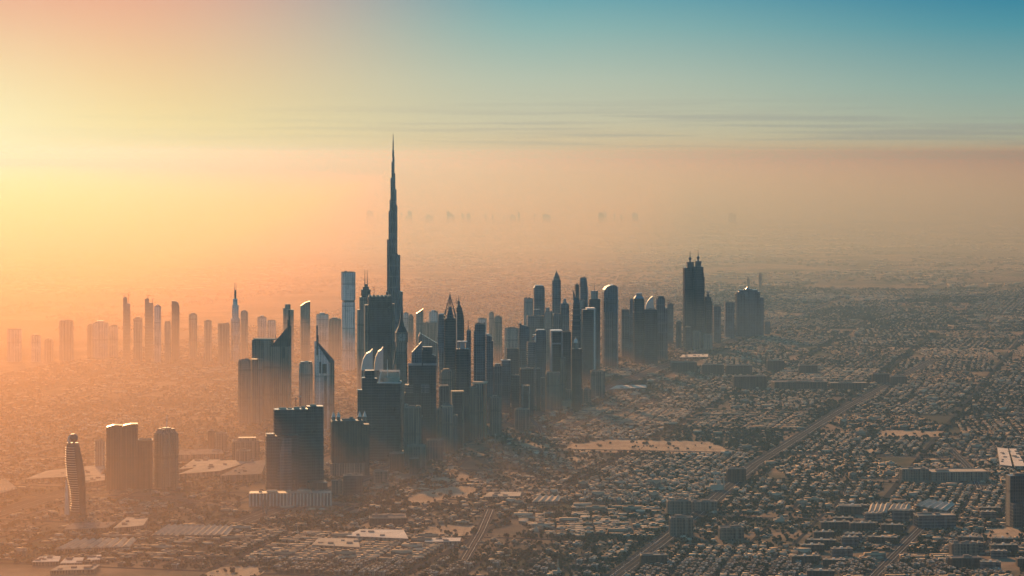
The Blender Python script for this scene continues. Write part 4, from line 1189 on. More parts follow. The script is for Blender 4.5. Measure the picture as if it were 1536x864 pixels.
# --- tower cranes standing on roofs
def crane(px, yb, ytop, yfoot, label, jib, luff=0.0, group=None, hw=0.35):
    """mast from yfoot to ytop; jib length in px, positive to the right"""
    T = Tower('tower_crane', 'crane', label, px, yb, 0, group)
    z0, z1 = T.z(yfoot) + 0.05, T.z(ytop)
    T.root.location.z = z0
    hgt = z1 - z0
    r_ = hw / T.s
    mb = MB()
    for sx in (-1, 1):
        for sy in (-1, 1):
            mb.tube((sx * r_, sy * r_, 0), (sx * r_, sy * r_, hgt), r_ * 0.28, None, 4)
    n = max(3, int(hgt / (r_ * 3)))
    for i in range(n):
        a_, c_ = hgt * i / n, hgt * (i + 1) / n
        mb.tube((-r_, -r_, a_), (r_, -r_, c_), r_ * 0.2, None, 4)
        mb.tube((r_, r_, a_), (-r_, r_, c_), r_ * 0.2, None, 4)
        mb.tube((-r_, r_, a_), (-r_, -r_, c_), r_ * 0.2, None, 4)
    mb.build('crane_mast', M['crane'], T.root)
    jl = jib / T.s
    sg = 1 if jib > 0 else -1
    ex, ez = jl * math.cos(luff), hgt + abs(jl) * math.sin(luff)
    jb = MB()
    jb.tube((0, -r_, hgt + 0.2), (ex, -r_ * 0.5, ez), r_ * 0.35, None, 4)
    jb.tube((0, r_, hgt + 0.2), (ex, r_ * 0.5, ez), r_ * 0.35, None, 4)
    jb.tube((0, 0, hgt + r_ * 2), (ex, 0, ez + r_ * 0.4), r_ * 0.3, None, 4)
    jb.build('jib', M['crane'], T.root)
    cb = MB()
    cb.tube((0, 0, hgt + 0.3), (-jl * 0.35, 0, hgt + 0.3), r_ * 0.5, None, 4)
    cb.build('counter_jib', M['crane'], T.root)
    MB().box(-jl * 0.36 - r_, -jl * 0.36 + r_, -r_, r_, hgt - r_ * 2.2, hgt + r_).build('counterweight', M['concrete'], T.root)
    MB().box(-r_ * 1.3, r_ * 1.3, -r_ * 2.2, -r_ * 0.9, hgt - r_ * 2, hgt + r_ * 0.6).build('cab', M['white'], T.root)
    ap = MB()
    ap.tube((0, 0, hgt), (-jl * 0.08, 0, hgt + abs(jl) * 0.45), r_ * 0.4, None, 4)
    ap.tube((-jl * 0.08, 0, hgt + abs(jl) * 0.45), (ex * 0.7, 0, hgt + (ez - hgt) * 0.7), r_ * 0.12, None, 4)
    ap.build('tie_frame', M['crane'], T.root)
crane(450.5, 730, 594, 608.5, 'red-brown luffing crane standing on the roof of the near-black hotel', 5.5, 1.25, hw=0.7)
crane(443.5, 731, 598, 609.5, 'small luffing crane leaning left on the roof of the near-black hotel', -4.0, 1.0, hw=0.45)
crane(186, 541, 441.5, 447, 'crane with jib to the left on the first pair of unfinished towers', -6, 0.1)
crane(193, 541.5, 440.5, 454, 'tall crane with raised jib on the first pair of unfinished towers', 3, 0.9)
crane(222, 541, 444, 449, 'crane with short flat jib on the second pair of unfinished towers', 5, 0.15)
crane(229, 541.5, 450, 455, 'lower crane on the right shaft of the second unfinished pair', 4, 0.9)
crane(561, 613, 431, 444, 'thin luffing crane leaning right on the broad dark ribbed slab', 3.5, 1.0)
crane(1003, 519, 452, 456.5, 'tiny crane on the faint blue slab left of the twin crowned towers', -4, 0.3)

# --- mosques with minarets
def mosque(px, yb, sc_, label, mins, dome=1.0):
    T = Tower('mosque', 'mosque', label, px, yb, 4, None, 0.6)
    T.part('prayer_hall', 'roof_pale', [('b', px - 11 * sc_, px + 9 * sc_, yb - 9 * sc_), ('bd', px - 18 * sc_, px - 11.1 * sc_, yb - 6 * sc_, None, -10, 8)])
    T.part('dome', 'roof_pale', [('l', px + 3 * sc_, [(3.6 * sc_, yb - 9 * sc_ - 0.01), (3.8 * sc_, yb - 11 * sc_), (3.2 * sc_, yb - 13 * sc_), (1.8 * sc_, yb - 14.6 * sc_), (0.2, yb - 16 * sc_)], 16)])
    for mx, top in mins:
        q = T.part('minaret', 'roof_pale', [('l', mx, [(1.1 * sc_, yb), (1.0 * sc_, top + 6), (1.35 * sc_, top + 5.6), (1.35 * sc_, top + 4.8), (0.8 * sc_, top + 4.6), (0.7 * sc_, top + 2), (0.1, top)], 10)])
    T.done()
mosque(1075, 735, 1.0, 'sand-coloured mosque with two tall minarets and a dome on the right of centre', [(1071.5, 707), (1086, 708)])
mosque(911, 651, 0.55, 'small pale mosque with two thin minarets at the edge of the large sand field', [(908, 636), (915.5, 637)])
mosque(936, 830, 0.6, 'tan mosque with curved tower in the villas left of the avenue near the bottom', [(939, 812)])
mosque(1171, 782, 0.6, 'tan mosque with one white minaret among the apartment rows on the right', [(1170, 769)])
mosque(836, 862, 0.7, 'cream mosque with single striped minaret at the bottom edge', [(837, 838)])
mosque(919, 791, 0.5, 'small tan mosque with a short minaret left of the pale stepped building', [(921, 778)])
mosque(803, 797, 0.5, 'white small mosque left of centre in the villa rows', [(802, 786)])
mosque(445, 801, 0.4, 'little mosque with a pale minaret in the near left villas', [(446, 788)])
for mx, y0, y1, lb in ((395, 770, 748, 'left of two thin red-white chimneys in front of the ribbed block'), (399.5, 770, 748, 'right of two thin red-white chimneys in front of the ribbed block')):
    T = Tower('chimney', 'chimney', lb, mx, y0, 0, 'pair of thin chimneys')
    T.part('stack', 'concrete', [('l', mx, [(0.9, y0 + .2), (0.6, y1)], 8)])
    T.part('rim', 'white', [('l', mx, [(0.85, y1 + 1.2), (0.85, y1 - 0.2)], 8)])
for mx, y0, y1, lb in ((877.5, 757, 738, 'lone slim mast tower among villas under the large sand field'), (743, 665, 651, 'thin pale mast tower at the edge of the cluster foot'),
                       (501.5, 833, 816, 'thin lamp mast among the near left villas'), (679.5, 832, 816, 'thin lamp mast beside the hall with white roof')):
    T = Tower('mast_tower', 'mast', lb, mx, y0, 0)
    T.part('pole', 'concrete', [('l', mx, [(0.7, y0 + .2), (0.45, y1)], 8)])
    T.part('head', 'white', [('l', mx, [(1.0, y1 + 1.6), (1.0, y1 - 0.1)], 8)])

# --- halls, sheds and big roofs
def hall(pts, h, label, mat='roof_pale', wall='stone_tan', ridges=0, group=None, name='hall', cat='hall'):
    """hall outlined by its eaves on the ground plane, flat roof with plant boxes or saw-tooth ridges"""
    g = [at(x, y)[:2] for x, y in pts]
    cx = sum(p[0] for p in g) / len(g)
    cy = sum(p[1] for p in g) / len(g)
    a = sum(g[i][0] * g[(i + 1) % len(g)][1] - g[(i + 1) % len(g)][0] * g[i][1] for i in range(len(g)))
    if a < 0:
        g = g[::-1]
    cut_poly(g)
    r_ = empty(name, (cx, cy, 0))
    tag(r_, label, cat, group)
    l = [(x - cx, y - cy) for x, y in g]
    MB().loft([[(*p, -0.3) for p in l], [(*p, h) for p in l]]).build('wall', M[wall], r_)
    rp = [(p[0] * 1.012, p[1] * 1.012) for p in l]
    MB().loft([[(*p, h + 0.02) for p in rp], [(*p, h + 1.0) for p in rp]]).build('roof', M[mat], r_)
    if ridges:
        A, B, C, D = l[0], l[1], l[2], l[3]
        for i in range(ridges):
            q0, q1 = (i + 0.12) / ridges, (i + 0.88) / ridges
            qm = (q0 + q1) / 2
            def lp(p, q, f):
                return (p[0] + (q[0] - p[0]) * f, p[1] + (q[1] - p[1]) * f)
            a0, a1, am = lp(A, B, q0), lp(A, B, q1), lp(A, B, qm)
            d0, d1, dm = lp(D, C, q0), lp(D, C, q1), lp(D, C, qm)
            z0 = h + 1.03
            MB().poly([(*a0, z0), (*a1, z0), (*d1, z0), (*d0, z0), (*am, z0 + 5), (*dm, z0 + 5)], [(0, 1, 4), (2, 3, 5), (1, 2, 5, 4), (3, 0, 4, 5), (3, 2, 1, 0)]).build('roof_ridge', M['roof_pale'], r_)
    else:
        rd = random.Random(int(cx))
        for i in range(5):
            f1, f2 = rd.uniform(0.1, 0.9), rd.uniform(0.15, 0.85)
            q = len(l)
            p = [l[0][k] + (l[1][k] - l[0][k]) * f1 + ((l[q - 1][k] - l[0][k]) * f2) for k in (0, 1)]
            s_ = rd.uniform(3, 7)
            MB().box(p[0] - s_, p[0] + s_, p[1] - s_, p[1] + s_, h + 1.05, h + 2.5 + rd.random() * 2).build('roof_plant', M['roof_grey'], r_)
hall([(268, 720), (330, 715), (383, 698), (320, 700)], 16, 'largest exhibition hall with a bright flat roof right of the honeycomb tower')
hall([(330, 725), (392, 722), (400, 700), (372, 704)], 20, 'brown-walled exhibition hall between the largest hall and the dark hotel', 'roof_grey')
hall([(268, 712), (300, 708), (330, 697), (290, 697)], 14, 'exhibition hall behind the largest one, with a yellow-lit roof')
hall([(40, 724), (150, 718), (158, 702), (70, 712)], 10, 'broad pale hall behind the ringed tower')
hall([(128, 731), (157, 727), (157, 718), (128, 722)], 12, 'pale hall between ringed tower and big dark slab')
hall([(268, 690), (335, 688), (332, 681), (270, 682)], 14, 'long grey hall farthest behind the honeycomb tower', 'roof_grey')
hall([(0, 748), (26, 741), (8, 727), (-12, 730)], 14, 'ridged depot roof at the left edge of the view', 'roof_pale', ridges=5)
hall([(170, 800), (215, 796), (222, 785), (190, 784)], 12, 'large square depot with a pale roof below the ringed tower', 'roof_pale')
hall([(95, 800), (160, 797), (175, 788), (110, 790)], 8, 'long brown depot left of the square depot', 'roof_grey')
hall([(228, 808), (340, 808), (352, 795), (250, 794)], 8, 'row of slanting parallel shed roofs in the left foreground', 'roof_pale', ridges=12)
hall([(82, 830), (195, 826), (205, 814), (110, 816)], 8, 'shed with a line of pale ridged roofs in the lower left', 'roof_grey', ridges=8)
hall([(48, 849), (88, 848), (92, 840), (60, 841)], 8, 'left of two pale flat sheds near the lower left corner', 'white_roof')
hall([(90, 851), (122, 850), (126, 842), (98, 843)], 8, 'right of two pale flat sheds near the lower left corner', 'white_roof')
hall([(75, 862), (140, 860), (150, 853), (90, 854)], 8, 'shed at the bottom edge in the lower left', 'roof_pale')
hall([(130, 846), (150, 845), (152, 838), (134, 839)], 8, 'little pale shed right of the two flat sheds', 'white_roof')
hall([(520, 812), (612, 816), (605, 803), (540, 802)], 12, 'bright sprawling school building among near left villas', 'white_roof')
hall([(468, 824), (540, 828), (536, 815), (478, 814)], 10, 'pale stepped terrace left of the bright sprawling school', 'roof_pale')
hall([(637, 819), (690, 818), (691, 813), (640, 813)], 9, 'long shed with a white roof below the walled sand lot', 'white_roof')
hall([(558, 781), (608, 780), (608, 776), (558, 777)], 9, 'long dark-walled hall behind the near villas', 'roof_grey', 'brown')
hall([(1372, 764), (1420, 772), (1432, 762), (1390, 756)], 10, 'radiating white-roofed market building in the lower right villas', 'white_roof', ridges=5)
hall([(1302, 775), (1330, 775), (1334, 763), (1306, 763)], 10, 'block of parallel white roof strips, left of the banded office', 'roof_pale', ridges=4)
hall([(1332, 772), (1362, 773), (1366, 764), (1338, 763)], 10, 'second block of parallel white roof strips, nearer the banded office', 'roof_pale', ridges=4)
hall([(1500, 702), (1518, 704), (1512, 678), (1496, 676)], 9, 'left of two long bright sheds at the right edge', 'white_roof')
hall([(1522, 704), (1538, 704), (1524, 678), (1514, 678)], 9, 'right of two long bright sheds at the right edge', 'white_roof')
hall([(725, 750), (780, 749), (782, 743), (735, 743)], 8, 'long pale school roof behind the tree-lined boulevard', 'roof_pale')
hall([(798, 757), (838, 756), (842, 749), (806, 749)], 7, 'pale ridged sheds right of the long school roof', 'roof_pale', ridges=4)
hall([(915, 587), (970, 585), (968, 581), (925, 582)], 9, 'bright long terminal roof beyond the cluster on its right', 'white_roof')
hall([(1020, 511 + 28), (1062, 538), (1062, 534), (1024, 535)], 8, 'bright low roof under the ghostly far towers', 'white_roof')

# ---------------------------------------------------------------- villas and flats: shared builds
VILLA_WALL = [(0.32, 0.23, 0.15), (0.25, 0.165, 0.10), (0.42, 0.33, 0.23), (0.20, 0.12, 0.075)]
def villa_proto(k, mat, mroof):
    w_, d_, h_ = ((15, 13, 7.5), (18, 12, 8), (13, 15, 8.5), (20, 14, 5))[k]
    r_ = empty('villa')
    MB().box(-w_ / 2, w_ / 2, -d_ / 2, d_ / 2, -0.3, h_).box(w_ / 2 + .01, w_ / 2 + 3.5, -d_ / 4, d_ / 4, -0.3, h_ * 0.5).build('wall', mat, r_)
    mb = MB()
    for a_ in (-1, 1):
        mb.box(-w_ / 2 - .2, w_ / 2 + .2, a_ * d_ / 2 - .25, a_ * d_ / 2 + .25, h_ + .01, h_ + 1.0)
        mb.box(a_ * w_ / 2 - .25, a_ * w_ / 2 + .25, -d_ / 2 + .26, d_ / 2 - .26, h_ + .01, h_ + 1.0)
    mb.box(-w_ / 2 + .26, w_ / 2 - .26, -d_ / 2 + .26, d_ / 2 - .26, h_ - .2, h_ + .15)
    mb.build('roof', mroof, r_)
    MB().box(-w_ * 0.3, w_ * 0.1, -d_ * 0.1, d_ * 0.3, h_ + .2, h_ + 3.0).build('stair_room', mat, r_)
    MB().loft([MB().ring(w_ * 0.3, d_ * 0.2, h_ + .16, 1.1, None, 8), MB().ring(w_ * 0.3, d_ * 0.2, h_ + 2.2, 1.1, None, 8)]).build('water_tank', M['white'], r_)
    return r_
VL = ['tan flat-roofed villa in the packed rows along the bottom edge', 'brown two-storey villa in the packed rows along the bottom edge',
      'whitewashed villa with a rooftop stair room, packed rows along the bottom edge', 'dark brown low villa in the packed rows along the bottom edge']
VM = [facade('villa_wall_%d' % k, (0.03, 0.03, 0.035), c, 3.6, 3.3, 0.58, 0.55, 0.6, spec=0.1) for k, c in enumerate(VILLA_WALL)]
VR = [mottled('villa_roof_%d' % k, c, 0.25, 0.1, 0.9) for k, c in enumerate([(0.40, 0.33, 0.25), (0.33, 0.25, 0.18), (0.5, 0.45, 0.38), (0.25, 0.17, 0.12)])]
protos = [villa_proto(k, VM[k], VR[k]) for k in range(4)]

def flat_proto(k):
    w_, d_, h_ = ((58, 18, 17), (44, 18, 20), (66, 20, 15))[k]
    r_ = empty('apartment_block')
    mats = ['brown', 'glass_band', 'brown']
    bm = MB().box(-w_ / 2, w_ / 2, -d_ / 2, d_ / 2, -0.3, h_)
    mb = MB()
    for a_ in (-1, 1):
        mb.box(-w_ / 2 - .2, w_ / 2 + .2, a_ * d_ / 2 - .3, a_ * d_ / 2 + .3, h_ + .01, h_ + 1.2)
        mb.box(a_ * w_ / 2 - .3, a_ * w_ / 2 + .3, -d_ / 2 + .31, d_ / 2 - .31, h_ + .01, h_ + 1.2)
    mb.box(-w_ / 2 + .31, w_ / 2 - .31, -d_ / 2 + .31, d_ / 2 - .31, h_ - .2, h_ + .15)
    mb.build('roof', M['roof_pale'], r_)
    for j in range(3):
        xx = -w_ / 2 + w_ * (j + 0.5) / 3
        MB().box(xx - 3, xx + 2.5, -3 + j, 3.5 + j, h_ + .2, h_ + 3.6).build('stair_room', M['white'] if j == 1 else M['roof_pale'], r_)
    for j in range(6):
        xx = -w_ / 2 + w_ * (j + 0.5) / 6
        for q in range(1, int(h_ / 3.3)):
            bm.box(xx - 2.2, xx + 2.2, -d_ / 2 - 1.1, -d_ / 2 + .3, q * 3.3, q * 3.3 + 1.1)
    bm.build('wall', M[mats[k]], r_)
    return r_
fprotos = [flat_proto(k) for k in range(3)]

# ---------------------------------------------------------------- where everything stands
def noise2(x, y, s, seed):
    r0 = np.random.default_rng(seed)
    o = np.zeros_like(x)
    for k in range(6):
        a_ = r0.uniform(0, 6.28)
        f = (2 * np.pi / s) * r0.uniform(0.5, 1.8)
        o += np.sin((x * np.cos(a_) + y * np.sin(a_)) * f + r0.uniform(0, 6.28))
    return o / 2.5
def to_px(x, y):
    return 768 + FP * x / y, YH + FP * H / y
def free(x, y):
    i = ((x - MX0) / 10).astype(int)
    j = ((y - MY0) / 10).astype(int)
    ok = (i >= 0) & (j >= 0) & (i < MW) & (j < MH)
    r_ = np.ones(len(x), bool)
    r_[ok] = keep[j[ok], i[ok]]
    return r_

# apartment rows, lower right: blocks of flats end to end along the cross streets
flats = []
for bi in range(0, 17):
    for ai in range(0, 26):
        a_ = 170 + ai * 68 + (bi % 2) * 6
        bb = 40 + bi * 92
        if ai % 5 == 4 or bi % 6 == 5:
            continue
        x, y = grid_pt(a_ + random.uniform(-4, 4), bb + random.uniform(-10, 10))
        px, py = to_px(x, y)
        if px > 1545 or px < 1120 or py > 872:
            continue
        pr = 0.8 if (px > 1200 and py > 765) else 0.28
        if random.random() < pr and all(free(np.array([x + q]), np.array([y]))[0] for q in (-30, 0, 30)):
            flats.append((x, y))
            cut_disc(x, y, 24)
            cut_disc(x - 24, y + 4, 14)
            cut_disc(x + 24, y - 4, 14)
FL = ['tan walk-up apartment block in the packed rows at the lower right', 'brown taller apartment block in the packed rows at the lower right', 'striped pale apartment block in the packed rows at the lower right']
for i, (x, y) in enumerate(flats):
    k = i % 3 if random.random() < 0.5 else random.randrange(3)
    rz = R(random.choice([-9, -6, 4, 6]) + random.uniform(-1.5, 1.5))
    if fprotos[k].get('label') is None:
        tag(fprotos[k], FL[k], 'apartments', 'apartment rows at the lower right')
        fprotos[k].location = (x, y, 0)
        fprotos[k].rotation_euler = (0, 0, rz)
    else:
        copy_thing(fprotos[k], (x, y, 0), rz, scale=(random.uniform(0.8, 1.1), 1.0, random.uniform(0.75, 1.25)))

# lots on the rotated grid, gathered into districts that each have their own turn, density and build
na, nb = 300, 350
A_, B_ = np.meshgrid(np.arange(na), np.arange(nb))
A_ = A_.ravel()
B_ = B_.ravel()
pa, pb = 23.0, 30.0
NA, NB = 16, 18                          # lots per district
SA, SB = NA * pa + (NA // 4) * 9 + 26, NB * pb + (NB // 2) * 8 + 26
da, db = A_ // NA, B_ // NB
la, lb = A_ % NA, B_ % NB
ga = la * pa + (la // 4) * 9.0 - SA / 2 + 24
gb = lb * pb + (lb // 2) * 8.0 - SB / 2 + 24
nda, ndb = na // NA + 1, nb // NB + 1
did = da * ndb + db
ND = nda * ndb + 1
turn = rng.choice(R(1) * np.array([0, 0, 0, 3, -4, 9, 14, 22]), ND)
d_jit = rng.choice([1.0, 1.5, 3.0, 6.0], ND, p=[.35, .3, .2, .15])
d_den = rng.choice([0.95, 0.85, 0.7, 0.5, 0.25, 0.08], ND, p=[.24, .28, .2, .14, .09, .05])
d_tree = rng.uniform(0.4, 1.5, ND)
d_tone = rng.uniform(0, 1, ND)
d_hgt = rng.choice([0.7, 0.9, 1.0, 1.15, 1.5], ND, p=[.15, .25, .3, .2, .1])
d_row = rng.random(ND) < 0.28            # terraces that join into rows
ct, st_ = np.cos(turn[did]), np.sin(turn[did])
shr = 1 - 0.10 * np.minimum(1, np.abs(turn[did]) / R(14))
ra = (ga * ct - gb * st_) * shr
rb = (ga * st_ + gb * ct) * shr
sel_in = (np.abs(ra) < SA / 2 - 8) & (np.abs(rb) < SB / 2 - 8)
A0, B0 = -3300.0, 170.0
ga = A0 + (da + 0.5) * SA + ra + rng.uniform(-1, 1, A_.size) * d_jit[did]
gb = B0 + (db + 0.5) * SB + rb + rng.uniform(-1, 1, A_.size) * d_jit[did]
hx = G0[0] + ga * GA[0] + gb * GB[0]
hy = G0[1] + ga * GA[1] + gb * GB[1]
px, py = to_px(hx, hy)
vis = (px > -300) & (px < 1850) & (py < 890) & (hy < 18500) & sel_in
hx, hy, px, py, did, la, lb = hx[vis], hy[vis], px[vis], py[vis], did[vis], la[vis], lb[vis]
dn = d_den[did] + 0.12 * noise2(hx, hy, 500, 3)
dn *= 1 - 0.72 * np.exp(-(((px - 735) / 150) ** 2 + ((py - 690) / 45) ** 2))
dn *= np.where(px < 350, 0.5, 1.0) * np.where((px < 420) & (py < 700), 0.6, 1.0)
dn *= 1 - 0.5 * np.exp(-(((px - 620) / 90) ** 2 + ((py - 745) / 22) ** 2))
ok = free(hx, hy) & (rng.random(hx.size) < dn)
lot_free = free(hx, hy) & ~ok
lot_yaw = -GR + turn[did]
# streets of the grid: between districts and between the blocks inside them
sm = MB()
for ia in range(nda + 1):
    strip(sm, [grid_pt(A0 + ia * SA, B0), grid_pt(A0 + ia * SA, B0 + 12500)], 20, 0.62)
for ib in range(ndb):
    strip(sm, [grid_pt(A0, B0 + ib * SB), grid_pt(A0 + nda * SA, B0 + ib * SB)], 18, 0.66)
tag(sm.build('street', asphalt), kind='structure')
sm = MB()
for ia in range(nda):
    for ib in range(min(ndb, 13)):
        tn = turn[ia * ndb + ib]
        c_, s_ = math.cos(tn), math.sin(tn)
        ca, cb = A0 + (ia + 0.5) * SA, B0 + (ib + 0.5) * SB
        for q in range(1, NA // 4):
            u = q * (4 * pa + 9) - SA / 2 + 8
            for (u0, v0, u1, v1) in ((u, -SB / 2 * 0.86, u, SB / 2 * 0.86),):
                pts = [grid_pt(ca + u_ * c_ - v_ * s_, cb + u_ * s_ + v_ * c_) for u_, v_ in ((u0, v0), (u1, v1))]
                strip(sm, pts, 9, 0.58)
tag(sm.build('lane', asphalt), kind='structure')
vx, vy, vd, vyaw = hx[ok], hy[ok], did[ok], lot_yaw[ok]
vpx, vpy = to_px(vx, vy)
order = np.argsort(vy + 1e6 * ~((vpx > -8) & (vpx < 1544) & (vpy < 866)))
vx, vy, vd, vyaw = vx[order], vy[order], vd[order], vyaw[order]
NV = 290
n_h = len(vx)
yaw_pool = np.array([-9, -6, 3, 7])
for i in range(NV):
    k = int(rng.integers(0, 4))
    rz = float(vyaw[i]) + R(float(rng.uniform(-2, 2)))
    sc_ = float(rng.uniform(0.8, 1.15))
    if protos[k].get('label') is None:
        tag(protos[k], VL[k], 'villa', 'villas along the bottom edge')
        protos[k].location = (vx[i], vy[i], 0)
        protos[k].rotation_euler = (0, 0, rz)
    else:
        copy_thing(protos[k], (vx[i], vy[i], 0), rz, scale=sc_)

# ------- the rest of the town as one mesh
def boxes(cx, cy, w_, d_, z0, z1, rz):
    n = len(cx)
    sx = np.array([-1, 1, 1, -1, -1, 1, 1, -1]) / 2.0
    sy = np.array([-1, -1, 1, 1, -1, -1, 1, 1]) / 2.0
    top = np.array([0, 0, 0, 0, 1, 1, 1, 1])
    lx = w_[:, None] * sx
    ly = d_[:, None] * sy
    c, s = np.cos(rz)[:, None], np.sin(rz)[:, None]
    V = np.stack([cx[:, None] + lx * c - ly * s, cy[:, None] + lx * s + ly * c, np.where(top, z1[:, None], z0[:, None])], -1).reshape(-1, 3)
    q = np.array([(4, 5, 6, 7), (0, 1, 5, 4), (1, 2, 6, 5), (2, 3, 7, 6), (3, 0, 4, 7)])
    F = (np.arange(n)[:, None, None] * 8 + q).reshape(-1, 4)
    return V, F
rx, ry, rd_, yw = vx[NV:], vy[NV:], vd[NV:], vyaw[NV:]
n = len(rx)
wd_ = np.where(d_row[rd_], pa + 0.6, rng.uniform(8, 17, n))
dd_ = np.where(d_row[rd_], 13.0, rng.uniform(9, 18, n))
ht = rng.choice([3.6, 4.5, 6.8, 7.4, 10.0], n, p=[.22, .30, .27, .16, .05]) * rng.uniform(0.9, 1.1, n)
ht = np.where(d_row[rd_], 6.4 + 0.6 * rng.random(n), ht) * d_hgt[rd_]
big = rng.random(n) < 0.035
wd_[big] *= 2.0
ht[big] *= 1.9
yw = yw + R(1) * rng.uniform(-1.2, 1.2, n)
tone = 0.75 * d_tone[rd_] + 0.25 * rng.random(n)
sets = [boxes(rx, ry, wd_, dd_, np.full(n, -0.3), ht, yw)]
tones = [tone]
m2 = rng.random(n) < 0.55
sets.append(boxes(rx[m2] + rng.uniform(-3, 3, m2.sum()), ry[m2] + rng.uniform(-2, 2, m2.sum()), wd_[m2] * 0.35, dd_[m2] * 0.45, ht[m2] - 0.1, ht[m2] + rng.uniform(2, 3.2, m2.sum()), yw[m2]))
tones.append(tone[m2])
m3 = (rng.random(n) < 0.5) & ~d_row[rd_]            # side wings
sets.append(boxes(rx[m3] + wd_[m3] * 0.6, ry[m3] - 1.0, wd_[m3] * 0.5, dd_[m3] * 0.6, np.full(m3.sum(), -0.3), ht[m3] * 0.55, yw[m3]))
tones.append(tone[m3])
m4 = (rng.random(n) < 0.5) & (ry < 9000)            # plot walls
for sgn in (-1, 1):
    sets.append(boxes(rx[m4] + sgn * 11.2 * np.cos(yw[m4]), ry[m4] + sgn * 11.2 * np.sin(yw[m4]), np.full(m4.sum(), 0.4), np.full(m4.sum(), 26.0), np.full(m4.sum(), -0.3), np.full(m4.sum(), 2.3), yw[m4]))
    tones.append(tone[m4])
# far sprawl beyond 17 km
nf = 5500
fy = 1 / rng.uniform(1 / 34000, 1 / 17000, nf)
fx = rng.uniform(-0.2, 0.2, nf) * fy
kf = (noise2(fx, fy, 2600, 9) > -0.25)
fx, fy = fx[kf], fy[kf]
nf = len(fx)
sets.append(boxes(fx, fy, rng.uniform(14, 60, nf), rng.uniform(14, 50, nf), np.full(nf, -0.3), rng.uniform(5, 14, nf), R(1) * rng.choice(yaw_pool, nf)))
tones.append(rng.random(nf))
VV, FF, o = [], [], 0
for V, F in sets:
    VV.append(V)
    FF.append(F + o)
    o += len(V)
hm, t, b_ = principled('town_walls', 0.95, 0.0)
ge = t.n('ShaderNodeNewGeometry')
rnd = t.m('ADD', t.m('MULTIPLY', ge.outputs['Random Per Island'], 0.35), t.m('MULTIPLY', t.n('ShaderNodeAttribute', attribute_name='house_tone').outputs['Fac'], 0.65))
wall_c = t.ramp(rnd, [(0.0, (0.16, 0.10, 0.062)), (0.3, (0.22, 0.145, 0.09)), (0.55, (0.27, 0.19, 0.12)), (0.85, (0.36, 0.27, 0.18)), (1.0, (0.15, 0.085, 0.055))])
rn2 = t.m('ADD', t.m('MULTIPLY', t.m('FRACT', t.m('MULTIPLY', ge.outputs['Random Per Island'], 37.7)), 0.55), t.m('MULTIPLY', rnd, 0.45))
roof_c = t.ramp(rn2, [(0.0, (0.32, 0.22, 0.14)), (0.5, (0.52, 0.39, 0.25)), (0.85, (0.70, 0.57, 0.40)), (1.0, (0.76, 0.67, 0.52))])
_, _, nz = t.xyz(ge.outputs['Normal'])
tc2 = t.n('ShaderNodeTexCoord')
ox, oy, oz = t.xyz(tc2.outputs['Object'])
win = t.m('MULTIPLY', t.m('LESS_THAN', t.m('FRACT', t.m('DIVIDE', t.m('ADD', ox, oy), 3.4)), 0.4), t.m('LESS_THAN', t.m('FRACT', t.m('DIVIDE', t.m('ADD', oz, 2.6), 3.3)), 0.45))
wc = t.mix(t.m('MULTIPLY', win, 0.8), wall_c, (0.03, 0.03, 0.035))
t.link(t.mix(t.m('GREATER_THAN', nz, 0.5), wc, roof_c), b_.inputs['Base Color'])
hme = quick_mesh('town_houses', np.concatenate(VV), np.concatenate(FF), hm)
at_ = hme.attributes.new('house_tone', 'FLOAT', 'POINT')
at_.data.foreach_set('value', np.repeat(np.concatenate(tones), 8).astype(np.float32))
ho = bpy.data.objects.new('town_houses', hme)
col.objects.link(ho)
tag(ho, 'countless small flat-roofed houses of the town reaching back into the haze', 'houses', kind='stuff')

# ---------------------------------------------------------------- trees
leaf, t, b_ = principled('dusty_leaves', 0.9, 0.05)
ge = t.n('ShaderNodeNewGeometry')
t.link(t.ramp(ge.outputs['Random Per Island'], [(0.0, (0.022, 0.034, 0.016)), (0.5, (0.040, 0.052, 0.026)), (1.0, (0.075, 0.080, 0.042))]), b_.inputs['Base Color'])
bark = mottled('bark', (0.10, 0.075, 0.05), 0.2, 0.5, 0.95)
def leaf_quads(cx, cy, cz, rx_, rz_, k, size):
    """k leaf clumps spread through each crown's volume (arrays)"""
    n = len(cx)
    d = rng.normal(size=(n, k, 3))
    d /= np.linalg.norm(d, axis=2, keepdims=True)
    r_ = rng.uniform(0.35, 1.0, (n, k, 1)) * rng.choice([0.8, 1.0, 1.15], (n, k, 1))
    c = np.stack([cx, cy, cz], -1)[:, None, :] + d * r_ * np.stack([rx_, rx_, rz_], -1)[:, None, :]
    u = rng.normal(size=(n, k, 3))
    u /= np.linalg.norm(u, axis=2, keepdims=True)
    v = np.cross(u, rng.normal(size=(n, k, 3)))
    v /= np.linalg.norm(v, axis=2, keepdims=True) + 1e-9
    s = (size[:, None] * rng.uniform(0.6, 1.25, (n, k)))[..., None]
    P_ = np.stack([c - u * s - v * s * .7, c + u * s * .8 - v * s, c + u * s + v * s * .8, c - u * s * .7 + v * s], 2)
    V = P_.reshape(-1, 3)
    F = np.arange(len(V)).reshape(-1, 4)
    return V, F
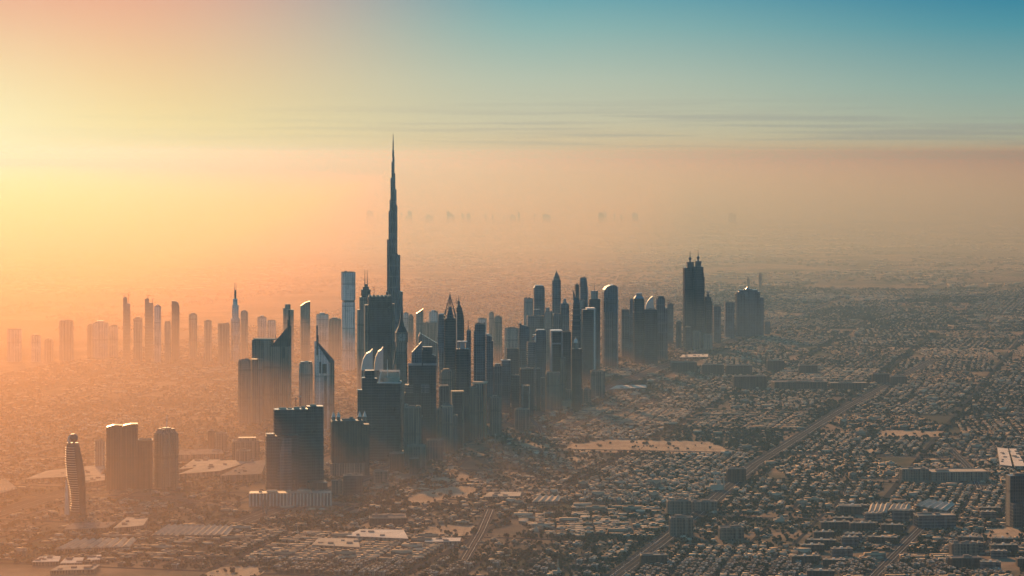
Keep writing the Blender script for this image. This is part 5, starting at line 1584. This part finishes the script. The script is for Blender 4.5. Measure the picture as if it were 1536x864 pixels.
# candidate spots: empty lots, gardens, and lines along the avenues
gx_, gy_ = hx[lot_free], hy[lot_free]
gm_ = rng.random(gx_.size) < np.clip(d_tree[did[lot_free]] * (0.75 + 0.5 * noise2(gx_, gy_, 260, 21)), 0.04, 1)
tx, ty = [gx_[gm_]], [gy_[gm_]]
j = rng.random(hx.size) < np.clip(d_tree[did] * (0.95 + 0.5 * noise2(hx, hy, 240, 22)), 0.04, 0.98) * np.where(px < 350, 0.45, 1)
tx.append(hx[j] + rng.uniform(-14, 14, j.sum()))
ty.append(hy[j] - 14 + rng.uniform(-6, 4, j.sum()))
j = rng.random(hx.size) < np.clip(d_tree[did] * (0.6 + 0.5 * noise2(hx, hy, 240, 23)), 0.03, 0.9) * np.where(px < 350, 0.5, 1)
tx.append(hx[j] + rng.uniform(9, 15, j.sum()))
ty.append(hy[j] + rng.uniform(-8, 8, j.sum()))
def line(p, q, wdt, per_m):
    l = math.hypot(q[0] - p[0], q[1] - p[1])
    k = int(l * per_m)
    f = rng.random(k)
    o_ = rng.normal(0, wdt, k)
    nx, ny = -(q[1] - p[1]) / l, (q[0] - p[0]) / l
    tx.append(p[0] + (q[0] - p[0]) * f + nx * o_)
    ty.append(p[1] + (q[1] - p[1]) * f + ny * o_)
line(grid_pt(-560, 1255), grid_pt(1500, 1300), 26, 0.42)
line(grid_pt(-560, 1290), grid_pt(300, 1300), 30, 0.3)
line(grid_pt(185, -100), grid_pt(175, 3000), 10, 0.2)
line(grid_pt(118, -100), grid_pt(105, 3000), 8, 0.12)
line(grid_pt(112, -100), grid_pt(100, 3000), 14, 0.12)
line(grid_pt(135, 2300), grid_pt(150, 4300), 40, 0.25)
line(grid_pt(-750, 900), grid_pt(-560, 1200), 40, 0.7)
line(grid_pt(-600, 4930), grid_pt(2600, 5000), 30, 0.16)
line(grid_pt(600, 6600), grid_pt(3000, 6900), 120, 0.25)
line(grid_pt(-500, 2690), grid_pt(2200, 2760), 18, 0.10)
line(grid_pt(700, -100), grid_pt(760, 1600), 18, 0.12)
line(P((500, 750))[0], P((640, 762))[0], 30, 0.7)
line(P((420, 700))[0], P((560, 752))[0], 45, 0.3)
line(P((620, 700))[0], P((690, 690))[0], 40, 0.25)
for ia in range(nda + 1):
    for sg in (-1, 1):
        if rng.random() < 0.75:
            line(grid_pt(A0 + ia * SA + sg * 15, B0), grid_pt(A0 + ia * SA + sg * 15, B0 + 8000), 3.5, 0.06)
for ib in range(ndb):
    for sg in (-1, 1):
        if rng.random() < 0.75:
            line(grid_pt(-900 if ib < 3 else -500, B0 + ib * SB + sg * 15), grid_pt(3200, B0 + ib * SB + sg * 15), 4, float(rng.choice([0.03, 0.07, 0.12])))
for q in range(40):                      # small parks and groves
    x0_, y0_ = at(random.uniform(480, 1536), random.uniform(560, 850))[:2]
    w_ = random.uniform(30, 110)
    line((x0_ - w_, y0_ + w_ * 0.25), (x0_ + w_, y0_ - w_ * 0.25), random.uniform(12, 35), random.uniform(0.2, 0.5))
for q in range(60):
    x0_, y0_ = at(random.uniform(600, 1150), random.uniform(640, 740))[:2]
    line((x0_, y0_), (x0_ + random.uniform(20, 90), y0_ + random.uniform(-30, 60)), 14, 0.25)
tx, ty = np.concatenate(tx), np.concatenate(ty)
px, py = to_px(tx, ty)
thin = rng.random(tx.size) > 0.6 * np.exp(-(((px - 735) / 150) ** 2 + ((py - 690) / 42) ** 2))
tx, ty, px, py = tx[thin], ty[thin], px[thin], py[thin]
road_free = free(tx, ty)
ok = (px > -300) & (px < 1850) & (py < 890) & road_free
tx, ty = tx[ok], ty[ok]
bx, by = [], []
for p in SAND:                            # scrub over the bare plots and along their edges
    w_ = max(q[0] for q in p) - min(q[0] for q in p)
    for q in range(int(w_ * 0.45)):
        i = random.randrange(len(p))
        f, g = random.random(), random.choice([1.0, 1.0, 1.0, random.random()])
        e = [p[i][k] + (p[(i + 1) % len(p)][k] - p[i][k]) * f for k in (0, 1)]
        c = [sum(v[k] for v in p) / len(p) for k in (0, 1)]
        x_, y_ = at(c[0] + (e[0] - c[0]) * g, c[1] + (e[1] - c[1]) * g)[:2]
        bx.append(x_)
        by.append(y_)
tx, ty = np.concatenate([tx, bx]), np.concatenate([ty, by])
tpx, tpy = to_px(tx, ty)
order = np.argsort(ty + 1e6 * ~((tpx > -8) & (tpx < 1544) & (tpy < 866)))
tx, ty = tx[order], ty[order]
NT_ = 290
tree_protos = []
for k in range(4):
    r_ = empty('shade_tree')
    rr = (4.2, 5.2, 3.4, 4.6)[k]
    hh = (8.0, 9.5, 9.0, 7.0)[k]
    lx = rng.uniform(-.4, .4, 5) * rr
    ly = rng.uniform(-.4, .4, 5) * rr
    lz = hh * 0.6 + rng.uniform(-.12, .2, 5) * hh
    V, F = leaf_quads(lx, ly, lz, np.full(5, rr * 0.62), np.full(5, hh * 0.24), 26, np.full(5, 0.95))
    c = bpy.data.objects.new('crown', quick_mesh('crown', V, F, leaf))
    col.objects.link(c)
    c.parent = r_
    tb = MB().tube((0, 0, -0.3), (0.1, 0.1, hh * 0.42), 0.34, 0.22, 7)
    for q in range(4):
        tb.tube((0.1, 0.1, hh * 0.40), (lx[q] * 0.8, ly[q] * 0.8, lz[q]), 0.17, 0.07, 5)
    tb.build('trunk', bark, r_)
    tree_protos.append(r_)
TL = ['dark rounded shade tree between villas along the bottom edge', 'broad spreading shade tree between villas along the bottom edge', 'narrow tall shade tree between villas along the bottom edge', 'low bushy shade tree between villas along the bottom edge']
for i in range(NT_):
    k = int(rng.integers(0, 4))
    if tree_protos[k].get('label') is None:
        tag(tree_protos[k], TL[k], 'tree', 'garden trees along the bottom edge')
        tree_protos[k].location = (tx[i], ty[i], 0)
    else:
        copy_thing(tree_protos[k], (tx[i], ty[i], 0), float(rng.uniform(0, 6.28)), scale=float(rng.uniform(0.75, 1.3)))
rx, ry = tx[NT_:], ty[NT_:]
n = len(rx)
rad = rng.uniform(2.6, 5.2, n) * np.where(rng.random(n) < 0.25, 1.8, 1.0)
hgt = rng.uniform(5.0, 9.5, n)
nearm = ry < 8200
VV, FF, o = [], [], 0
for msk, k, sf in ((nearm, 16, 0.42), (~nearm, 9, 0.60)):
    V, F = leaf_quads(rx[msk], ry[msk], hgt[msk] * 0.58, rad[msk], hgt[msk] * 0.38, k, rad[msk] * sf)
    VV.append(V)
    FF.append(F + o)
    o += len(V)
# groves far out on the plain
nf = 9000
fy = 1 / rng.uniform(1 / 30000, 1 / 13500, nf)
fx = rng.uniform(-0.2, 0.2, nf) * fy
kf = noise2(fx, fy, 1500, 31) > 0.15
V, F = leaf_quads(fx[kf], fy[kf], np.full(kf.sum(), 6.0), np.full(kf.sum(), 20.0), np.full(kf.sum(), 5.0), 8, np.full(kf.sum(), 6.0))
VV.append(V)
FF.append(F + o)
to_ = bpy.data.objects.new('town_trees', quick_mesh('town_trees', np.concatenate(VV), np.concatenate(FF), leaf))
col.objects.link(to_)
tag(to_, 'countless dark garden trees spread between the houses of the town', 'trees', kind='stuff')
print('houses', n_h, 'trees', len(tx), 'flats', len(flats))

# ---------------------------------------------------------------- cars on the avenue
def car_proto(name, c):
    r_ = empty('car')
    pm = mottled(name, c, 0.05, 0.5, 0.35, 0.5)
    MB().box(-0.95, 0.95, -2.3, 2.3, 0.4, 1.0).build('body', pm, r_)
    MB().loft([MB().rect(-0.85, 0.85, -1.3, 1.6, 1.01), MB().rect(-0.7, 0.7, -0.8, 1.2, 1.6)]).build('cabin', M['dark_steel'], r_)
    for sx in (-1, 1):
        for sy in (-1.4, 1.4):
            MB().tube((sx * 0.75, sy, 0.36), (sx * 0.98, sy, 0.36), 0.36, None, 10).build('wheel', M['dark_steel'], r_)
    return r_
cars = [car_proto('white_car_paint', (0.7, 0.7, 0.68)), car_proto('grey_car_paint', (0.3, 0.3, 0.31)), car_proto('black_car_paint', (0.04, 0.04, 0.045))]
CL = ['white car driving on the wide avenue at the bottom right of centre', 'grey car driving on the wide avenue at the bottom right of centre', 'black car driving on the wide avenue at the bottom right of centre']
for i in range(60):
    bb = 180 + i * 11.0 + random.uniform(-4, 4)
    a_ = 148.6 + random.choice([-15, -11, -6, 6, 11, 15])
    x, y = grid_pt(a_, bb)
    k = random.choice([0, 0, 1, 2])
    if cars[k].get('label') is None:
        tag(cars[k], CL[k], 'car', 'cars on the avenue')
        cars[k].location = (x, y, 0.96)
        cars[k].rotation_euler = (0, 0, -GR)
    else:
        copy_thing(cars[k], (x, y, 0.96), -GR + (math.pi if a_ > 148 else 0))
